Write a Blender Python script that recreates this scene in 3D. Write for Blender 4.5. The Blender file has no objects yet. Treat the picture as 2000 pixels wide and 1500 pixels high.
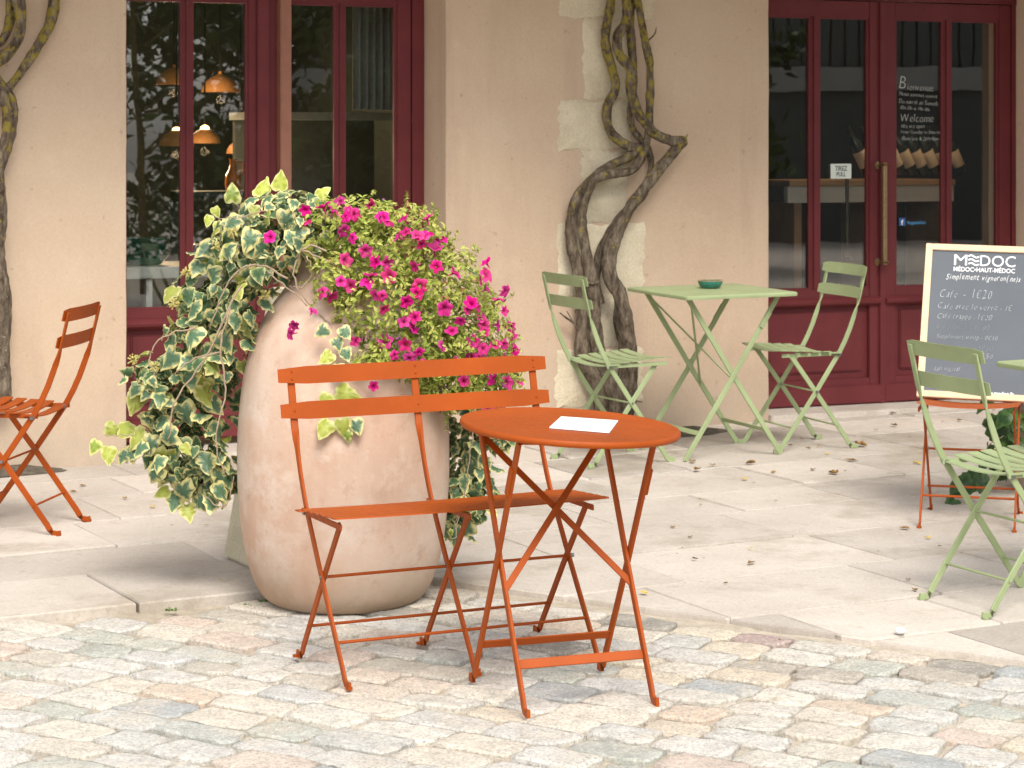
import bpy, bmesh, math, random
from mathutils import Vector, Matrix, Euler
from mathutils import noise as mnoise

random.seed(11)
rnd = random.random
def ru(a, b): return a + (b - a) * random.random()
R = math.radians
S = bpy.context.scene
COL = S.collection

# ------------------------------------------------------------------ camera, world, sun, exposure
CAM_H, FPX, HZ = 1.48, 4722.0, 285.0          # eye height (m), focal length and horizon row in a 2000 x 1500 picture
cam_d = bpy.data.cameras.new("camera")
cam = bpy.data.objects.new("camera", cam_d); COL.objects.link(cam)
cam.location = (0, 0, CAM_H); cam.rotation_euler = (R(90), 0, 0)
cam_d.sensor_width = 36.0; cam_d.lens = 36.0 * FPX / 2000.0
cam_d.shift_x = 0.0; cam_d.shift_y = -(750.0 - HZ) / 2000.0
cam_d.clip_start = 0.1; cam_d.clip_end = 500
cam_d.dof.use_dof = True; cam_d.dof.focus_distance = 7.0; cam_d.dof.aperture_fstop = 11.0
S.camera = cam

SUN_DIR = Vector((0.22, -0.80, 0.98)).normalized()      # towards the sun
SUN_EL = math.asin(SUN_DIR.z); SUN_AZ = math.atan2(SUN_DIR.x, SUN_DIR.y)
W = bpy.data.worlds.new("World"); S.world = W; W.use_nodes = True
wn = W.node_tree.nodes; wl = W.node_tree.links
bg = wn["Background"]
sky = wn.new("ShaderNodeTexSky"); sky.sky_type = 'NISHITA'; sky.sun_disc = False
sky.sun_elevation = SUN_EL; sky.sun_rotation = SUN_AZ; sky.air_density = 1.2; sky.dust_density = 3.0
hs = wn.new("ShaderNodeHueSaturation"); hs.inputs['Saturation'].default_value = 0.22
wl.new(sky.outputs[0], hs.inputs['Color']); wl.new(hs.outputs[0], bg.inputs[0])
bg.inputs[1].default_value = 0.15
sun_d = bpy.data.lights.new("sun", 'SUN'); sun_d.energy = 1.5; sun_d.angle = R(24); sun_d.color = (1.0, 0.93, 0.82)
sun = bpy.data.objects.new("sun", sun_d); COL.objects.link(sun)
sun.rotation_euler = SUN_DIR.to_track_quat('Z', 'Y').to_euler()
S.view_settings.view_transform = 'Standard'; S.view_settings.look = 'None'
S.view_settings.exposure = 0.92; S.view_settings.gamma = 1.0; S.view_settings.use_curve_mapping = False
S.render.engine = 'CYCLES'; S.cycles.use_denoising = True
S.cycles.max_bounces = 8; S.cycles.transparent_max_bounces = 12

# ------------------------------------------------------------------ geometry helpers
SLOPE, D0 = 0.02, 6.8
def ground(y): return SLOPE * (y - D0)
def at(px, py, D): return Vector(((px - 1000) / FPX * D, D, CAM_H - (py - HZ) / FPX * D))

class MB:
    def __init__(s): s.v = []; s.f = []; s.c = []
    def add(s, vs, fs, col=None):
        b = len(s.v); s.v += [tuple(v) for v in vs]; s.f += [tuple(i + b for i in f) for f in fs]
        if col is not None: s.c += list(col)
    def box(s, lo, hi, bev=0.0):
        if bev <= 0:
            x0, y0, z0 = lo; x1, y1, z1 = hi
            s.add([(x0,y0,z0),(x1,y0,z0),(x1,y1,z0),(x0,y1,z0),(x0,y0,z1),(x1,y0,z1),(x1,y1,z1),(x0,y1,z1)],
                  [(3,2,1,0),(4,5,6,7),(0,1,5,4),(1,2,6,5),(2,3,7,6),(3,0,4,7)])
            return
        bm = bmesh.new(); bmesh.ops.create_cube(bm, size=1)
        for v in bm.verts:
            v.co = Vector([(lo[i] + hi[i]) / 2 + v.co[i] * (hi[i] - lo[i]) for i in range(3)])
        bmesh.ops.bevel(bm, geom=list(bm.edges), offset=bev, segments=2, affect='EDGES')
        bm.verts.index_update()
        s.add([v.co.copy() for v in bm.verts], [[v.index for v in f.verts] for f in bm.faces]); bm.free()
    def sweep(s, pts, wides, w, t, ch=0.22):
        """flat bar along pts; wides = direction of the wide side at each point"""
        pts = [Vector(p) for p in pts]; n = len(pts); rings = []
        for i, p in enumerate(pts):
            tn = (pts[min(i+1, n-1)] - pts[max(i-1, 0)]).normalized()
            wd = Vector(wides[i] if isinstance(wides, list) else wides)
            wd = (wd - tn * wd.dot(tn)).normalized(); th = tn.cross(wd)
            a, b, c = w / 2, t / 2, min(w, t) * ch
            sec = [(a, b-c), (a-c, b), (-a+c, b), (-a, b-c), (-a, -b+c), (-a+c, -b), (a-c, -b), (a, -b+c)]
            rings.append([p + wd * x + th * y for x, y in sec])
        vs = [v for r in rings for v in r]; fs = []
        for i in range(n - 1):
            for k in range(8):
                k2 = (k + 1) % 8
                fs.append((i*8+k, i*8+k2, (i+1)*8+k2, (i+1)*8+k))
        fs.append(tuple(range(7, -1, -1))); fs.append(tuple((n-1)*8 + k for k in range(8)))
        s.add(vs, fs)
    def tube(s, pts, r, seg=8, cap=True, jit=0.0):
        pts = [Vector(p) for p in pts]; n = len(pts)
        rs = r if isinstance(r, (list, tuple)) else [r] * n
        tn0 = (pts[1] - pts[0]).normalized()
        ref = Vector((0, 0, 1)) if abs(tn0.z) < 0.9 else Vector((1, 0, 0))
        u = tn0.cross(ref).normalized(); vs = []; fs = []
        for i, p in enumerate(pts):
            tn = (pts[min(i+1, n-1)] - pts[max(i-1, 0)]).normalized()
            u = (u - tn * u.dot(tn)).normalized(); w = tn.cross(u)
            for k in range(seg):
                a = 2 * math.pi * k / seg; rr = rs[i] * (1 + jit * ru(-1, 1))
                vs.append(p + (u * math.cos(a) + w * math.sin(a)) * rr)
        for i in range(n - 1):
            for k in range(seg):
                k2 = (k + 1) % seg
                fs.append((i*seg+k, i*seg+k2, (i+1)*seg+k2, (i+1)*seg+k))
        if cap: fs.append(tuple(range(seg - 1, -1, -1))); fs.append(tuple((n-1)*seg + k for k in range(seg)))
        s.add(vs, fs)
    def lathe(s, prof, seg=48, c=(0, 0, 0), wob=None):
        vs = []; fs = []; n = len(prof)
        for (r, z) in prof:
            for k in range(seg):
                a = 2 * math.pi * k / seg; rr = r * (wob(a, z) if wob else 1)
                vs.append((c[0] + rr * math.cos(a), c[1] + rr * math.sin(a), c[2] + z))
        for i in range(n - 1):
            for k in range(seg):
                k2 = (k + 1) % seg
                fs.append((i*seg+k, i*seg+k2, (i+1)*seg+k2, (i+1)*seg+k))
        if prof[0][0] > 1e-4: fs.append(tuple(range(seg - 1, -1, -1)))
        if prof[-1][0] > 1e-4: fs.append(tuple((n-1)*seg + k for k in range(seg)))
        s.add(vs, fs)
    def mesh(s, name, mat, smooth=30):
        me = bpy.data.meshes.new(name); me.from_pydata(s.v, [], s.f); me.update()
        if s.c:
            at_ = me.attributes.new("tone", 'FLOAT', 'POINT')
            at_.data.foreach_set("value", s.c)
        for m in (mat if isinstance(mat, (list, tuple)) else [mat]): me.materials.append(m)
        if smooth is not None:
            me.polygons.foreach_set("use_smooth", [True] * len(me.polygons))
            if smooth < 180: me.set_sharp_from_angle(angle=R(smooth))
        return me
    def build(s, name, mat, parent=None, smooth=30):
        return link(name, s.mesh(name, mat, smooth), parent)

def link(name, me, parent=None, mw=None):
    o = bpy.data.objects.new(name, me); COL.objects.link(o)
    if parent is not None: o.parent = parent
    if mw is not None: o.matrix_local = mw
    return o
def tag(o, label=None, cat=None, group=None, kind=None):
    for k, v in (("label", label), ("category", cat), ("group", group), ("kind", kind)):
        if v: o[k] = v
    return o
def empty(name, loc, yaw=0.0, tilt=True):
    o = bpy.data.objects.new(name, None); COL.objects.link(o); o.empty_display_size = 0.2
    o.location = loc
    m = Matrix.Rotation(math.atan(SLOPE), 3, 'X') @ Matrix.Rotation(yaw, 3, 'Z') if tilt else Matrix.Rotation(yaw, 3, 'Z')
    o.rotation_euler = m.to_euler(); return o
def catmull(pts, k=6):
    pts = [Vector(p) for p in pts]; out = []
    P = [pts[0] * 2 - pts[1]] + pts + [pts[-1] * 2 - pts[-2]]
    for i in range(1, len(P) - 2):
        for j in range(k):
            t = j / k; a, b, c, d = P[i-1], P[i], P[i+1], P[i+2]
            out.append(0.5 * ((2*b) + (c-a)*t + (2*a-5*b+4*c-d)*t*t + (3*b-a-3*c+d)*t**3))
    out.append(pts[-1]); return out

# ------------------------------------------------------------------ material helpers
class NT:
    def __init__(s, name):
        s.m = bpy.data.materials.new(name); s.m.use_nodes = True
        s.n = s.m.node_tree.nodes; s.l = s.m.node_tree.links; s.b = s.n["Principled BSDF"]
    def new(s, t, **kw):
        n = s.n.new(t)
        for k, v in kw.items(): setattr(n, k, v)
        return n
    def to(s, a, b): s.l.new(a, b)
    def pos(s):
        return s.new("ShaderNodeNewGeometry").outputs['Position']
    def objc(s): return s.new("ShaderNodeTexCoord").outputs['Object']
    def noise(s, vec, scale, detail=4, rough=0.55):
        n = s.new("ShaderNodeTexNoise"); n.inputs['Scale'].default_value = scale
        n.inputs['Detail'].default_value = detail; n.inputs['Roughness'].default_value = rough
        s.to(vec, n.inputs['Vector']); return n.outputs['Fac']
    def ramp(s, fac, stops, interp='LINEAR'):
        r = s.new("ShaderNodeValToRGB"); r.color_ramp.interpolation = interp; e = r.color_ramp.elements
        while len(e) < len(stops): e.new(0.5)
        for el, (p, c) in zip(e, stops):
            el.position = p; el.color = (c[0], c[1], c[2], 1) if not isinstance(c, (int, float)) else (c, c, c, 1)
        s.to(fac, r.inputs[0]); return r.outputs[0]
    def mix(s, fac, a, b, mode='MIX'):
        n = s.new("ShaderNodeMix", data_type='RGBA', blend_type=mode)
        for sock, v in ((n.inputs[0], fac), (n.inputs[6], a), (n.inputs[7], b)):
            if isinstance(v, (int, float)): sock.default_value = v
            elif isinstance(v, tuple): sock.default_value = (*v, 1) if len(v) == 3 else v
            else: s.to(v, sock)
        return n.outputs[2]
    def bump(s, h, strength=0.3, dist=0.01):
        b = s.new("ShaderNodeBump"); b.inputs['Strength'].default_value = strength; b.inputs['Distance'].default_value = dist
        s.to(h, b.inputs['Height']); s.to(b.outputs[0], s.b.inputs['Normal'])
    def col(s, c):
        if isinstance(c, tuple): s.b.inputs['Base Color'].default_value = (*c, 1)
        else: s.to(c, s.b.inputs['Base Color'])
    def rough(s, v):
        if isinstance(v, (int, float)): s.b.inputs['Roughness'].default_value = v
        else: s.to(v, s.b.inputs['Roughness'])
    def spec(s, v): s.b.inputs['Specular IOR Level'].default_value = v

def simple(name, c, rough=0.5, var=0.12, scale=30, metal=0.0, spec=0.5, bump=0.0):
    t = NT(name); nz = t.noise(t.pos(), scale)
    d = tuple(max(0, x * (1 - var)) for x in c); l = tuple(min(1, x * (1 + var)) for x in c)
    t.col(t.ramp(nz, [(0.3, d), (0.7, l)])); t.rough(rough); t.b.inputs['Metallic'].default_value = metal; t.spec(spec)
    if bump: t.bump(nz, bump, 0.004)
    return t.m

def paint(name, c, rough=0.38):
    """lacquer with faint dust, scuffs and rubbed spots"""
    t = NT(name); p = t.pos()
    big = t.noise(p, 5, 4, 0.6); fine = t.noise(p, 420, 2); sc = t.noise(p, 60, 5, 0.75)
    k = t.ramp(big, [(0.3, tuple(x * 0.86 for x in c)), (0.7, tuple(min(1, x * 1.08) for x in c))])
    g_ = sum(c) / 3
    k = t.mix(t.ramp(sc, [(0.60, 0.0), (0.78, 0.35)]), k, tuple(x * .55 + g_ * .12 for x in c))
    k = t.mix(t.ramp(sc, [(0.22, 0.22), (0.36, 0.0)]), k, tuple(min(1, x * .7 + .14) for x in c))
    t.col(k); t.rough(t.ramp(sc, [(0.2, rough - 0.12), (0.8, rough + 0.12)])); t.spec(0.22); t.bump(fine, 0.06, 0.001)
    return t.m

def wall_mat():
    t = NT("rendered_wall"); p = t.pos()
    a = t.noise(p, 0.8, 6, 0.62); b = t.noise(p, 85, 5, 0.7); c = t.noise(p, 6, 5, 0.65)
    mp = t.new("ShaderNodeMapping"); mp.inputs['Scale'].default_value = (3.5, 3.5, 0.35); t.to(p, mp.inputs[0]); st = t.noise(mp.outputs[0], 1.6, 5, 0.6)
    base = t.ramp(a, [(0.32, (0.475, 0.345, 0.25)), (0.5, (0.53, 0.40, 0.292)), (0.68, (0.575, 0.455, 0.34))])
    base = t.mix(0.16, base, t.ramp(b, [(0.35, (0.40, 0.29, 0.21)), (0.65, (0.66, 0.53, 0.40))]))
    base = t.mix(t.ramp(st, [(0.54, 0.0), (0.72, 0.35)]), base, (0.40, 0.29, 0.215))
    base = t.mix(t.ramp(c, [(0.58, 0.0), (0.74, 0.28)]), base, (0.66, 0.55, 0.43))
    sep = t.new("ShaderNodeSeparateXYZ"); t.to(p, sep.inputs[0])            # splash and damp stains above the pavement
    mr = t.new("ShaderNodeMapRange"); mr.inputs[1].default_value = 0.08; mr.inputs[2].default_value = 0.55
    mr.inputs[3].default_value = 1.1; mr.inputs[4].default_value = 0.0; t.to(sep.outputs[2], mr.inputs[0])
    mu = t.new("ShaderNodeMath", operation='MULTIPLY'); t.to(mr.outputs[0], mu.inputs[0]); t.to(c, mu.inputs[1])
    base = t.mix(mu.outputs[0], base, (0.36, 0.30, 0.24))
    spots = t.ramp(t.noise(p, 23, 3, 0.5), [(0.68, 0.0), (0.74, 0.5)])
    base = t.mix(spots, base, (0.33, 0.25, 0.19))
    t.col(base); t.rough(0.9); t.spec(0.15); t.bump(b, 0.35, 0.005); return t.m

def stone_mat(name, c1, c2, stain, sc=3.0, rough=0.85, rand=0.12, bump=0.35):
    t = NT(name); p = t.pos(); info = t.new("ShaderNodeObjectInfo").outputs['Random']
    a = t.noise(p, sc, 6, 0.62); f = t.noise(p, 90, 4, 0.65); s_ = t.noise(p, 1.3, 6, 0.7)
    base = t.ramp(a, [(0.3, c1), (0.7, c2)])
    base = t.mix(0.3, base, t.ramp(f, [(0.3, tuple(x * 0.72 for x in c1)), (0.7, tuple(min(1, x * 1.15) for x in c2))]))
    base = t.mix(t.ramp(s_, [(0.52, 0.0), (0.70, 0.7)]), base, stain)
    base = t.mix(t.ramp(t.noise(p, 17, 6, 0.75), [(0.56, 0.0), (0.74, 0.5)]), base, stain)
    v = t.ramp(info, [(0.0, tuple([1 - rand * 1.5] * 3)), (0.12, tuple([1 - rand] * 3)), (1.0, (1.0, 1.0, 1.0))])
    base = t.mix(1.0, base, v, 'MULTIPLY')
    t.col(base); t.rough(rough); t.spec(0.2); t.bump(f, bump, 0.006); return t.m

def cobble_mat():
    t = NT("cobble_stone"); p = t.pos(); info = t.new("ShaderNodeObjectInfo").outputs['Random']
    cols = [(0.70,0.65,0.57),(0.66,0.655,0.64),(0.62,0.61,0.59),(0.70,0.60,0.47),(0.72,0.69,0.64),(0.60,0.61,0.62),(0.52,0.55,0.50),(0.73,0.67,0.58),
            (0.66,0.645,0.62),(0.70,0.55,0.43),(0.68,0.66,0.61),(0.58,0.59,0.58),(0.72,0.64,0.50),(0.46,0.50,0.46),(0.69,0.67,0.645),(0.71,0.66,0.60),
            (0.63,0.625,0.61),(0.66,0.53,0.46),(0.70,0.68,0.63),(0.56,0.53,0.46),(0.71,0.61,0.52),(0.64,0.64,0.63),(0.30,0.28,0.245),(0.72,0.68,0.62),
            (0.42,0.27,0.27),(0.67,0.65,0.61),(0.50,0.53,0.51),(0.70,0.66,0.58),(0.40,0.44,0.47),(0.69,0.63,0.54),(0.48,0.43,0.37),(0.68,0.66,0.63)]
    r = t.new("ShaderNodeValToRGB"); r.color_ramp.interpolation = 'CONSTANT'; e = r.color_ramp.elements
    while len(e) < len(cols): e.new(0.5)
    for i, c in enumerate(cols): e[i].position = i / len(cols); e[i].color = (*[min(.8, (x - .5 * (sum(c) / 3)) / .5 * .5 + .5 * (sum(c) / 3) + (x - sum(c) / 3) * -.12 + .05) * w for x, w in zip(c, (1.03, 1.0, .945))], 1)
    t.to(info, r.inputs[0]); base = r.outputs[0]
    g = t.noise(p, 105, 4, 0.75); m = t.noise(p, 14, 5, 0.6)
    base = t.mix(0.8, base, t.ramp(m, [(0.32, 0.70), (0.62, 1.0)]), 'MULTIPLY')
    base = t.mix(t.ramp(t.noise(p, 5.5, 5, 0.7), [(0.46, 0.0), (0.66, 0.7)]), base, (0.66, 0.59, 0.49))
    base = t.mix(t.ramp(t.noise(p, 31, 6, 0.8), [(0.53, 0.0), (0.68, 0.7)]), base, (0.34, 0.31, 0.27))
    base = t.mix(t.ramp(g, [(0.51, 0.0), (0.66, 0.85)]), base, (0.30, 0.29, 0.27))
    base = t.mix(t.ramp(g, [(0.30, 0.7), (0.46, 0.0)]), base, (0.84, 0.82, 0.78))
    t.col(base); t.rough(0.75); t.spec(0.25); t.bump(t.noise(p, 48, 8, 0.75), 1.0, 0.012); return t.m

def leaf_mat(name, inner, mid, rim, bright, bright_from=0.86):
    """variegated leaf: 'tone' runs 0 (midrib) .. 1 (margin)"""
    t = NT(name); tone = t.new("ShaderNodeAttribute", attribute_name="tone").outputs['Fac']
    info = t.new("ShaderNodeObjectInfo").outputs['Random']
    n = t.noise(t.pos(), 75, 3)
    ad = t.new("ShaderNodeMath", operation='MULTIPLY_ADD'); t.to(n, ad.inputs[0]); ad.inputs[1].default_value = 0.7; t.to(tone, ad.inputs[2])
    sub = t.new("ShaderNodeMath", operation='SUBTRACT'); t.to(ad.outputs[0], sub.inputs[0]); sub.inputs[1].default_value = 0.35
    c = t.ramp(sub.outputs[0], [(0.0, mid), (0.10, inner), (0.42, inner), (0.50, mid), (0.62, mid), (0.70, rim), (1.0, rim)])
    yb = t.ramp(sub.outputs[0], [(0.0, bright), (0.6, tuple(x * 0.85 for x in bright)), (0.9, rim)])
    sel = t.ramp(info, [(bright_from, 0.0), (bright_from + 0.02, 1.0)])
    c = t.mix(sel, c, yb)
    hv = t.new("ShaderNodeHueSaturation"); t.to(c, hv.inputs['Color'])
    mr = t.new("ShaderNodeMapRange"); mr.inputs[3].default_value = 0.75; mr.inputs[4].default_value = 1.25
    fr = t.new("ShaderNodeMath", operation='FRACT'); mm = t.new("ShaderNodeMath", operation='MULTIPLY'); mm.inputs[1].default_value = 7.3
    t.to(info, mm.inputs[0]); t.to(mm.outputs[0], fr.inputs[0]); t.to(fr.outputs[0], mr.inputs[0]); t.to(mr.outputs[0], hv.inputs['Value'])
    c = hv.outputs[0]
    t.col(c); t.rough(0.42); t.spec(0.35)
    tr = t.new("ShaderNodeBsdfTranslucent"); t.to(c, tr.inputs['Color'])
    mx = t.new("ShaderNodeMixShader"); mx.inputs[0].default_value = 0.22
    t.to(t.b.outputs[0], mx.inputs[1]); t.to(tr.outputs[0], mx.inputs[2]); t.to(mx.outputs[0], t.n["Material Output"].inputs[0])
    return t.m

def tone_mat(name, stops, rough=0.6, transl=0.25, spec=0.2, vary=False):
    t = NT(name); tone = t.new("ShaderNodeAttribute", attribute_name="tone").outputs['Fac']
    c = t.ramp(tone, stops)
    if vary:
        hv = t.new("ShaderNodeHueSaturation"); info = t.new("ShaderNodeObjectInfo").outputs['Random']
        for k, (a, b, mul) in {'Hue': (.488, .512, 5.1), 'Saturation': (.94, 1.02, 3.3), 'Value': (.72, 1.12, 1.0)}.items():
            mm = t.new("ShaderNodeMath", operation='MULTIPLY'); mm.inputs[1].default_value = mul; t.to(info, mm.inputs[0])
            fr = t.new("ShaderNodeMath", operation='FRACT'); t.to(mm.outputs[0], fr.inputs[0])
            mr = t.new("ShaderNodeMapRange"); mr.inputs[3].default_value = a; mr.inputs[4].default_value = b; t.to(fr.outputs[0], mr.inputs[0]); t.to(mr.outputs[0], hv.inputs[k])
        t.to(c, hv.inputs['Color']); c = hv.outputs[0]
    t.col(c); t.rough(rough); t.spec(spec)
    if transl:
        tr = t.new("ShaderNodeBsdfTranslucent"); t.to(c, tr.inputs['Color'])
        mx = t.new("ShaderNodeMixShader"); mx.inputs[0].default_value = transl
        t.to(t.b.outputs[0], mx.inputs[1]); t.to(tr.outputs[0], mx.inputs[2]); t.to(mx.outputs[0], t.n["Material Output"].inputs[0])
    return t.m

def glass_mat():
    t = NT("window_glass"); t.n.remove(t.b)
    tr = t.new("ShaderNodeBsdfTransparent"); tr.inputs[0].default_value = (0.95, 0.97, 0.96, 1)
    gl = t.new("ShaderNodeBsdfGlossy"); gl.inputs['Roughness'].default_value = 0.0
    wv = t.noise(t.pos(), 2.2, 2); bp = t.new("ShaderNodeBump"); bp.inputs['Strength'].default_value = 0.012; bp.inputs['Distance'].default_value = 0.02
    t.to(wv, bp.inputs['Height']); t.to(bp.outputs[0], gl.inputs['Normal'])
    fz = t.new("ShaderNodeFresnel"); mr = t.new("ShaderNodeMapRange"); mr.inputs[3].default_value = 2.0; mr.inputs[4].default_value = 0.5      # same reflectance on both faces of the pane
    t.to(t.new("ShaderNodeNewGeometry").outputs['Backfacing'], mr.inputs[0]); t.to(mr.outputs[0], fz.inputs[0])
    mx = t.new("ShaderNodeMixShader"); t.to(fz.outputs[0], mx.inputs[0]); t.to(tr.outputs[0], mx.inputs[1]); t.to(gl.outputs[0], mx.inputs[2])
    t.to(mx.outputs[0], t.n["Material Output"].inputs[0]); return t.m

def emit_mat(name, c, s):
    t = NT(name); t.col(c); t.b.inputs['Emission Color'].default_value = (*c, 1); t.b.inputs['Emission Strength'].default_value = s
    return t.m

def pot_mat():
    t = NT("pale_terracotta"); p = t.objc()
    a = t.noise(p, 2.6, 6, 0.62); f = t.noise(p, 60, 5, 0.65); s_ = t.noise(p, 6, 6, 0.65)
    mp = t.new("ShaderNodeMapping"); mp.inputs['Scale'].default_value = (3.0, 3.0, 0.7); t.to(p, mp.inputs[0])
    st = t.noise(mp.outputs[0], 3, 4, 0.6)
    base = t.ramp(a, [(0.32, (0.42, 0.26, 0.185)), (0.5, (0.49, 0.335, 0.255)), (0.68, (0.545, 0.435, 0.36))])
    base = t.mix(0.35, base, t.ramp(st, [(0.35, (0.53, 0.36, 0.265)), (0.65, (0.68, 0.55, 0.45))]))
    base = t.mix(t.ramp(s_, [(0.50, 0.0), (0.66, 0.6)]), base, (0.62, 0.525, 0.45))
    base = t.mix(t.ramp(t.noise(p, 14, 6, 0.75), [(0.55, 0.0), (0.70, 0.5)]), base, (0.40, 0.25, 0.175))
    base = t.mix(t.ramp(f, [(0.60, 0.0), (0.78, 0.35)]), base, (0.42, 0.29, 0.21))
    base = t.mix(t.ramp(f, [(0.24, 0.25), (0.40, 0.0)]), base, (0.76, 0.64, 0.54))
    # soil splash on the foot of the jar
    sep = t.new("ShaderNodeSeparateXYZ"); t.to(p, sep.inputs[0])
    mr = t.new("ShaderNodeMapRange"); mr.inputs[1].default_value = 0.02; mr.inputs[2].default_value = 0.22
    mr.inputs[3].default_value = 1.2; mr.inputs[4].default_value = 0.0; t.to(sep.outputs[2], mr.inputs[0])
    mu = t.new("ShaderNodeMath", operation='MULTIPLY'); t.to(mr.outputs[0], mu.inputs[0]); t.to(s_, mu.inputs[1])
    base = t.mix(mu.outputs[0], base, (0.30, 0.22, 0.14))
    t.col(base); t.rough(0.85); t.spec(0.2); t.bump(f, 0.3, 0.004); return t.m

def bark_mat():
    t = NT("vine_bark"); p = t.objc()
    mp = t.new("ShaderNodeMapping"); mp.inputs['Scale'].default_value = (1, 1, 0.35); t.to(p, mp.inputs[0])
    a = t.noise(mp.outputs[0], 40, 5, 0.7); b = t.noise(p, 26, 5, 0.65); c = t.noise(p, 85, 3, 0.6)
    base = t.ramp(a, [(0.36, (0.05, 0.037, 0.026)), (0.52, (0.135, 0.105, 0.076)), (0.68, (0.25, 0.205, 0.155))])
    sep = t.new("ShaderNodeSeparateXYZ"); t.to(p, sep.inputs[0])
    mr = t.new("ShaderNodeMapRange"); mr.inputs[1].default_value = 0.5; mr.inputs[2].default_value = 1.7
    mr.inputs[3].default_value = -0.12; mr.inputs[4].default_value = 0.08; t.to(sep.outputs[2], mr.inputs[0])
    ad = t.new("ShaderNodeMath", operation='ADD'); t.to(b, ad.inputs[0]); t.to(mr.outputs[0], ad.inputs[1])
    base = t.mix(t.ramp(ad.outputs[0], [(0.57, 0.0), (0.63, 0.8)]), base, (0.27, 0.215, 0.035))      # yellow lichen
    base = t.mix(t.ramp(c, [(0.68, 0.0), (0.72, 0.8)]), base, (0.42, 0.42, 0.38))                   # pale specks
    t.col(base); t.rough(0.9); t.spec(0.15); t.bump(a, 0.9, 0.012); return t.m

M = {}
M['orange'] = paint("orange_lacquer", (0.325, 0.060, 0.004), 0.5)
M['green'] = paint("sage_green_lacquer", (0.305, 0.365, 0.195), 0.48)
M['steel'] = simple("dull_steel", (0.20, 0.21, 0.23), 0.4, 0.1, 60, 0.6)
M['rubber'] = simple("black_rubber", (0.03, 0.03, 0.035), 0.7)
M['wall'] = wall_mat()
M['red'] = paint("burgundy_paint", (0.135, 0.026, 0.029), 0.5)
M['post'] = simple("faded_brown_wood", (0.27, 0.115, 0.075), 0.6, 0.12, 12)
M['glass'] = glass_mat()
M['ashlar'] = stone_mat("exposed_limestone", (0.56, 0.48, 0.34), (0.74, 0.66, 0.50), (0.44, 0.35, 0.25), 5.0, bump=0.8)
M['slab'] = stone_mat("paving_limestone", (0.47, 0.415, 0.36), (0.62, 0.565, 0.505), (0.28, 0.23, 0.16), 2.2, rand=0.20)
M['mortar'] = stone_mat("sand_mortar", (0.36, 0.31, 0.24), (0.58, 0.51, 0.42), (0.26, 0.22, 0.16), 14.0, bump=0.9)
M['joint'] = simple("dark_joint", (0.13, 0.105, 0.075), 0.95, 0.3, 40)
M['cobble'] = cobble_mat()
M['pot'] = pot_mat()
M['bark'] = bark_mat()
M['ivy'] = leaf_mat("ivy_leaf", (0.088, 0.165, 0.09), (0.22, 0.29, 0.16), (0.62, 0.57, 0.25), (0.40, 0.44, 0.09), 0.90)
M['ivybright'] = leaf_mat("young_ivy_leaf", (0.24, 0.33, 0.06), (0.33, 0.40, 0.08), (0.60, 0.60, 0.24), (0.42, 0.47, 0.08), 0.4)
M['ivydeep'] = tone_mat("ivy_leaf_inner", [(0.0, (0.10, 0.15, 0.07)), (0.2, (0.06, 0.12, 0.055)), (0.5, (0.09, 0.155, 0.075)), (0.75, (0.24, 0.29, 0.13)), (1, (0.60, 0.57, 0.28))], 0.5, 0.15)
M['ivydark'] = leaf_mat("plain_ivy_leaf", (0.03, 0.075, 0.025), (0.05, 0.11, 0.03), (0.07, 0.14, 0.04), (0.10, 0.20, 0.04), 0.8)
M['stem'] = simple("ivy_stem", (0.30, 0.22, 0.15), 0.8, 0.25, 60)
M['petal'] = tone_mat("petunia_petal", [(0.0, (0.10, 0.002, 0.05)), (0.18, (0.42, 0.005, 0.135)), (0.5, (0.62, 0.010, 0.21)), (1.0, (0.70, 0.030, 0.29))], 0.55, 0.25, vary=True)
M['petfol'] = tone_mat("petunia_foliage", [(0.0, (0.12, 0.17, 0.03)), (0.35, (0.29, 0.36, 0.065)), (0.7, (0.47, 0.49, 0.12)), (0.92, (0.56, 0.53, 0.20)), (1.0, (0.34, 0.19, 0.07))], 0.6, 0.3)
M['umbel'] = simple("ivy_flower_head", (0.44, 0.38, 0.12), 0.7, 0.2, 90)
M['card'] = simple("white_card", (0.86, 0.86, 0.86), 0.6, 0.01)
M['slate'] = simple("chalkboard_slate", (0.095, 0.108, 0.128), 0.65, 0.10, 4)
M['pine'] = simple("light_pine", (0.70, 0.52, 0.33), 0.55, 0.08, 14)
M['white'] = simple("white_lettering", (0.85, 0.85, 0.85), 0.6, 0.02)
M['chalk'] = simple("chalk_writing", (0.58, 0.61, 0.62), 0.9, 0.1, 200)
M['chalkdim'] = simple("rubbed_chalk", (0.27, 0.295, 0.32), 0.9, 0.2, 200)
M['pen'] = simple("window_pen", (0.48, 0.50, 0.48), 0.8, 0.1, 100)
M['ceramic'] = simple("green_glaze", (0.03, 0.17, 0.13), 0.18, 0.35, 40)
M['ceramicrim'] = simple("brown_glaze_rim", (0.30, 0.24, 0.14), 0.3, 0.2, 60)
M['brass'] = simple("aged_brass", (0.30, 0.22, 0.12), 0.35, 0.2, 60, 0.85)
M['iron'] = simple("dark_brass", (0.08, 0.065, 0.045), 0.4, 0.2, 60, 0.6)
M['signw'] = simple("sign_plate", (0.62, 0.68, 0.62), 0.4, 0.03)
M['ink'] = simple("sign_ink", (0.06, 0.07, 0.07), 0.5)
M['blue'] = simple("blue_sticker", (0.03, 0.09, 0.28), 0.5)
M['blue2'] = simple("blue_lettering", (0.05, 0.22, 0.42), 0.5)
M['dryleaf'] = stone_mat("dry_leaf", (0.24, 0.12, 0.035), (0.36, 0.22, 0.07), (0.15, 0.09, 0.03), 25, 0.7, 0.3)
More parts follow.
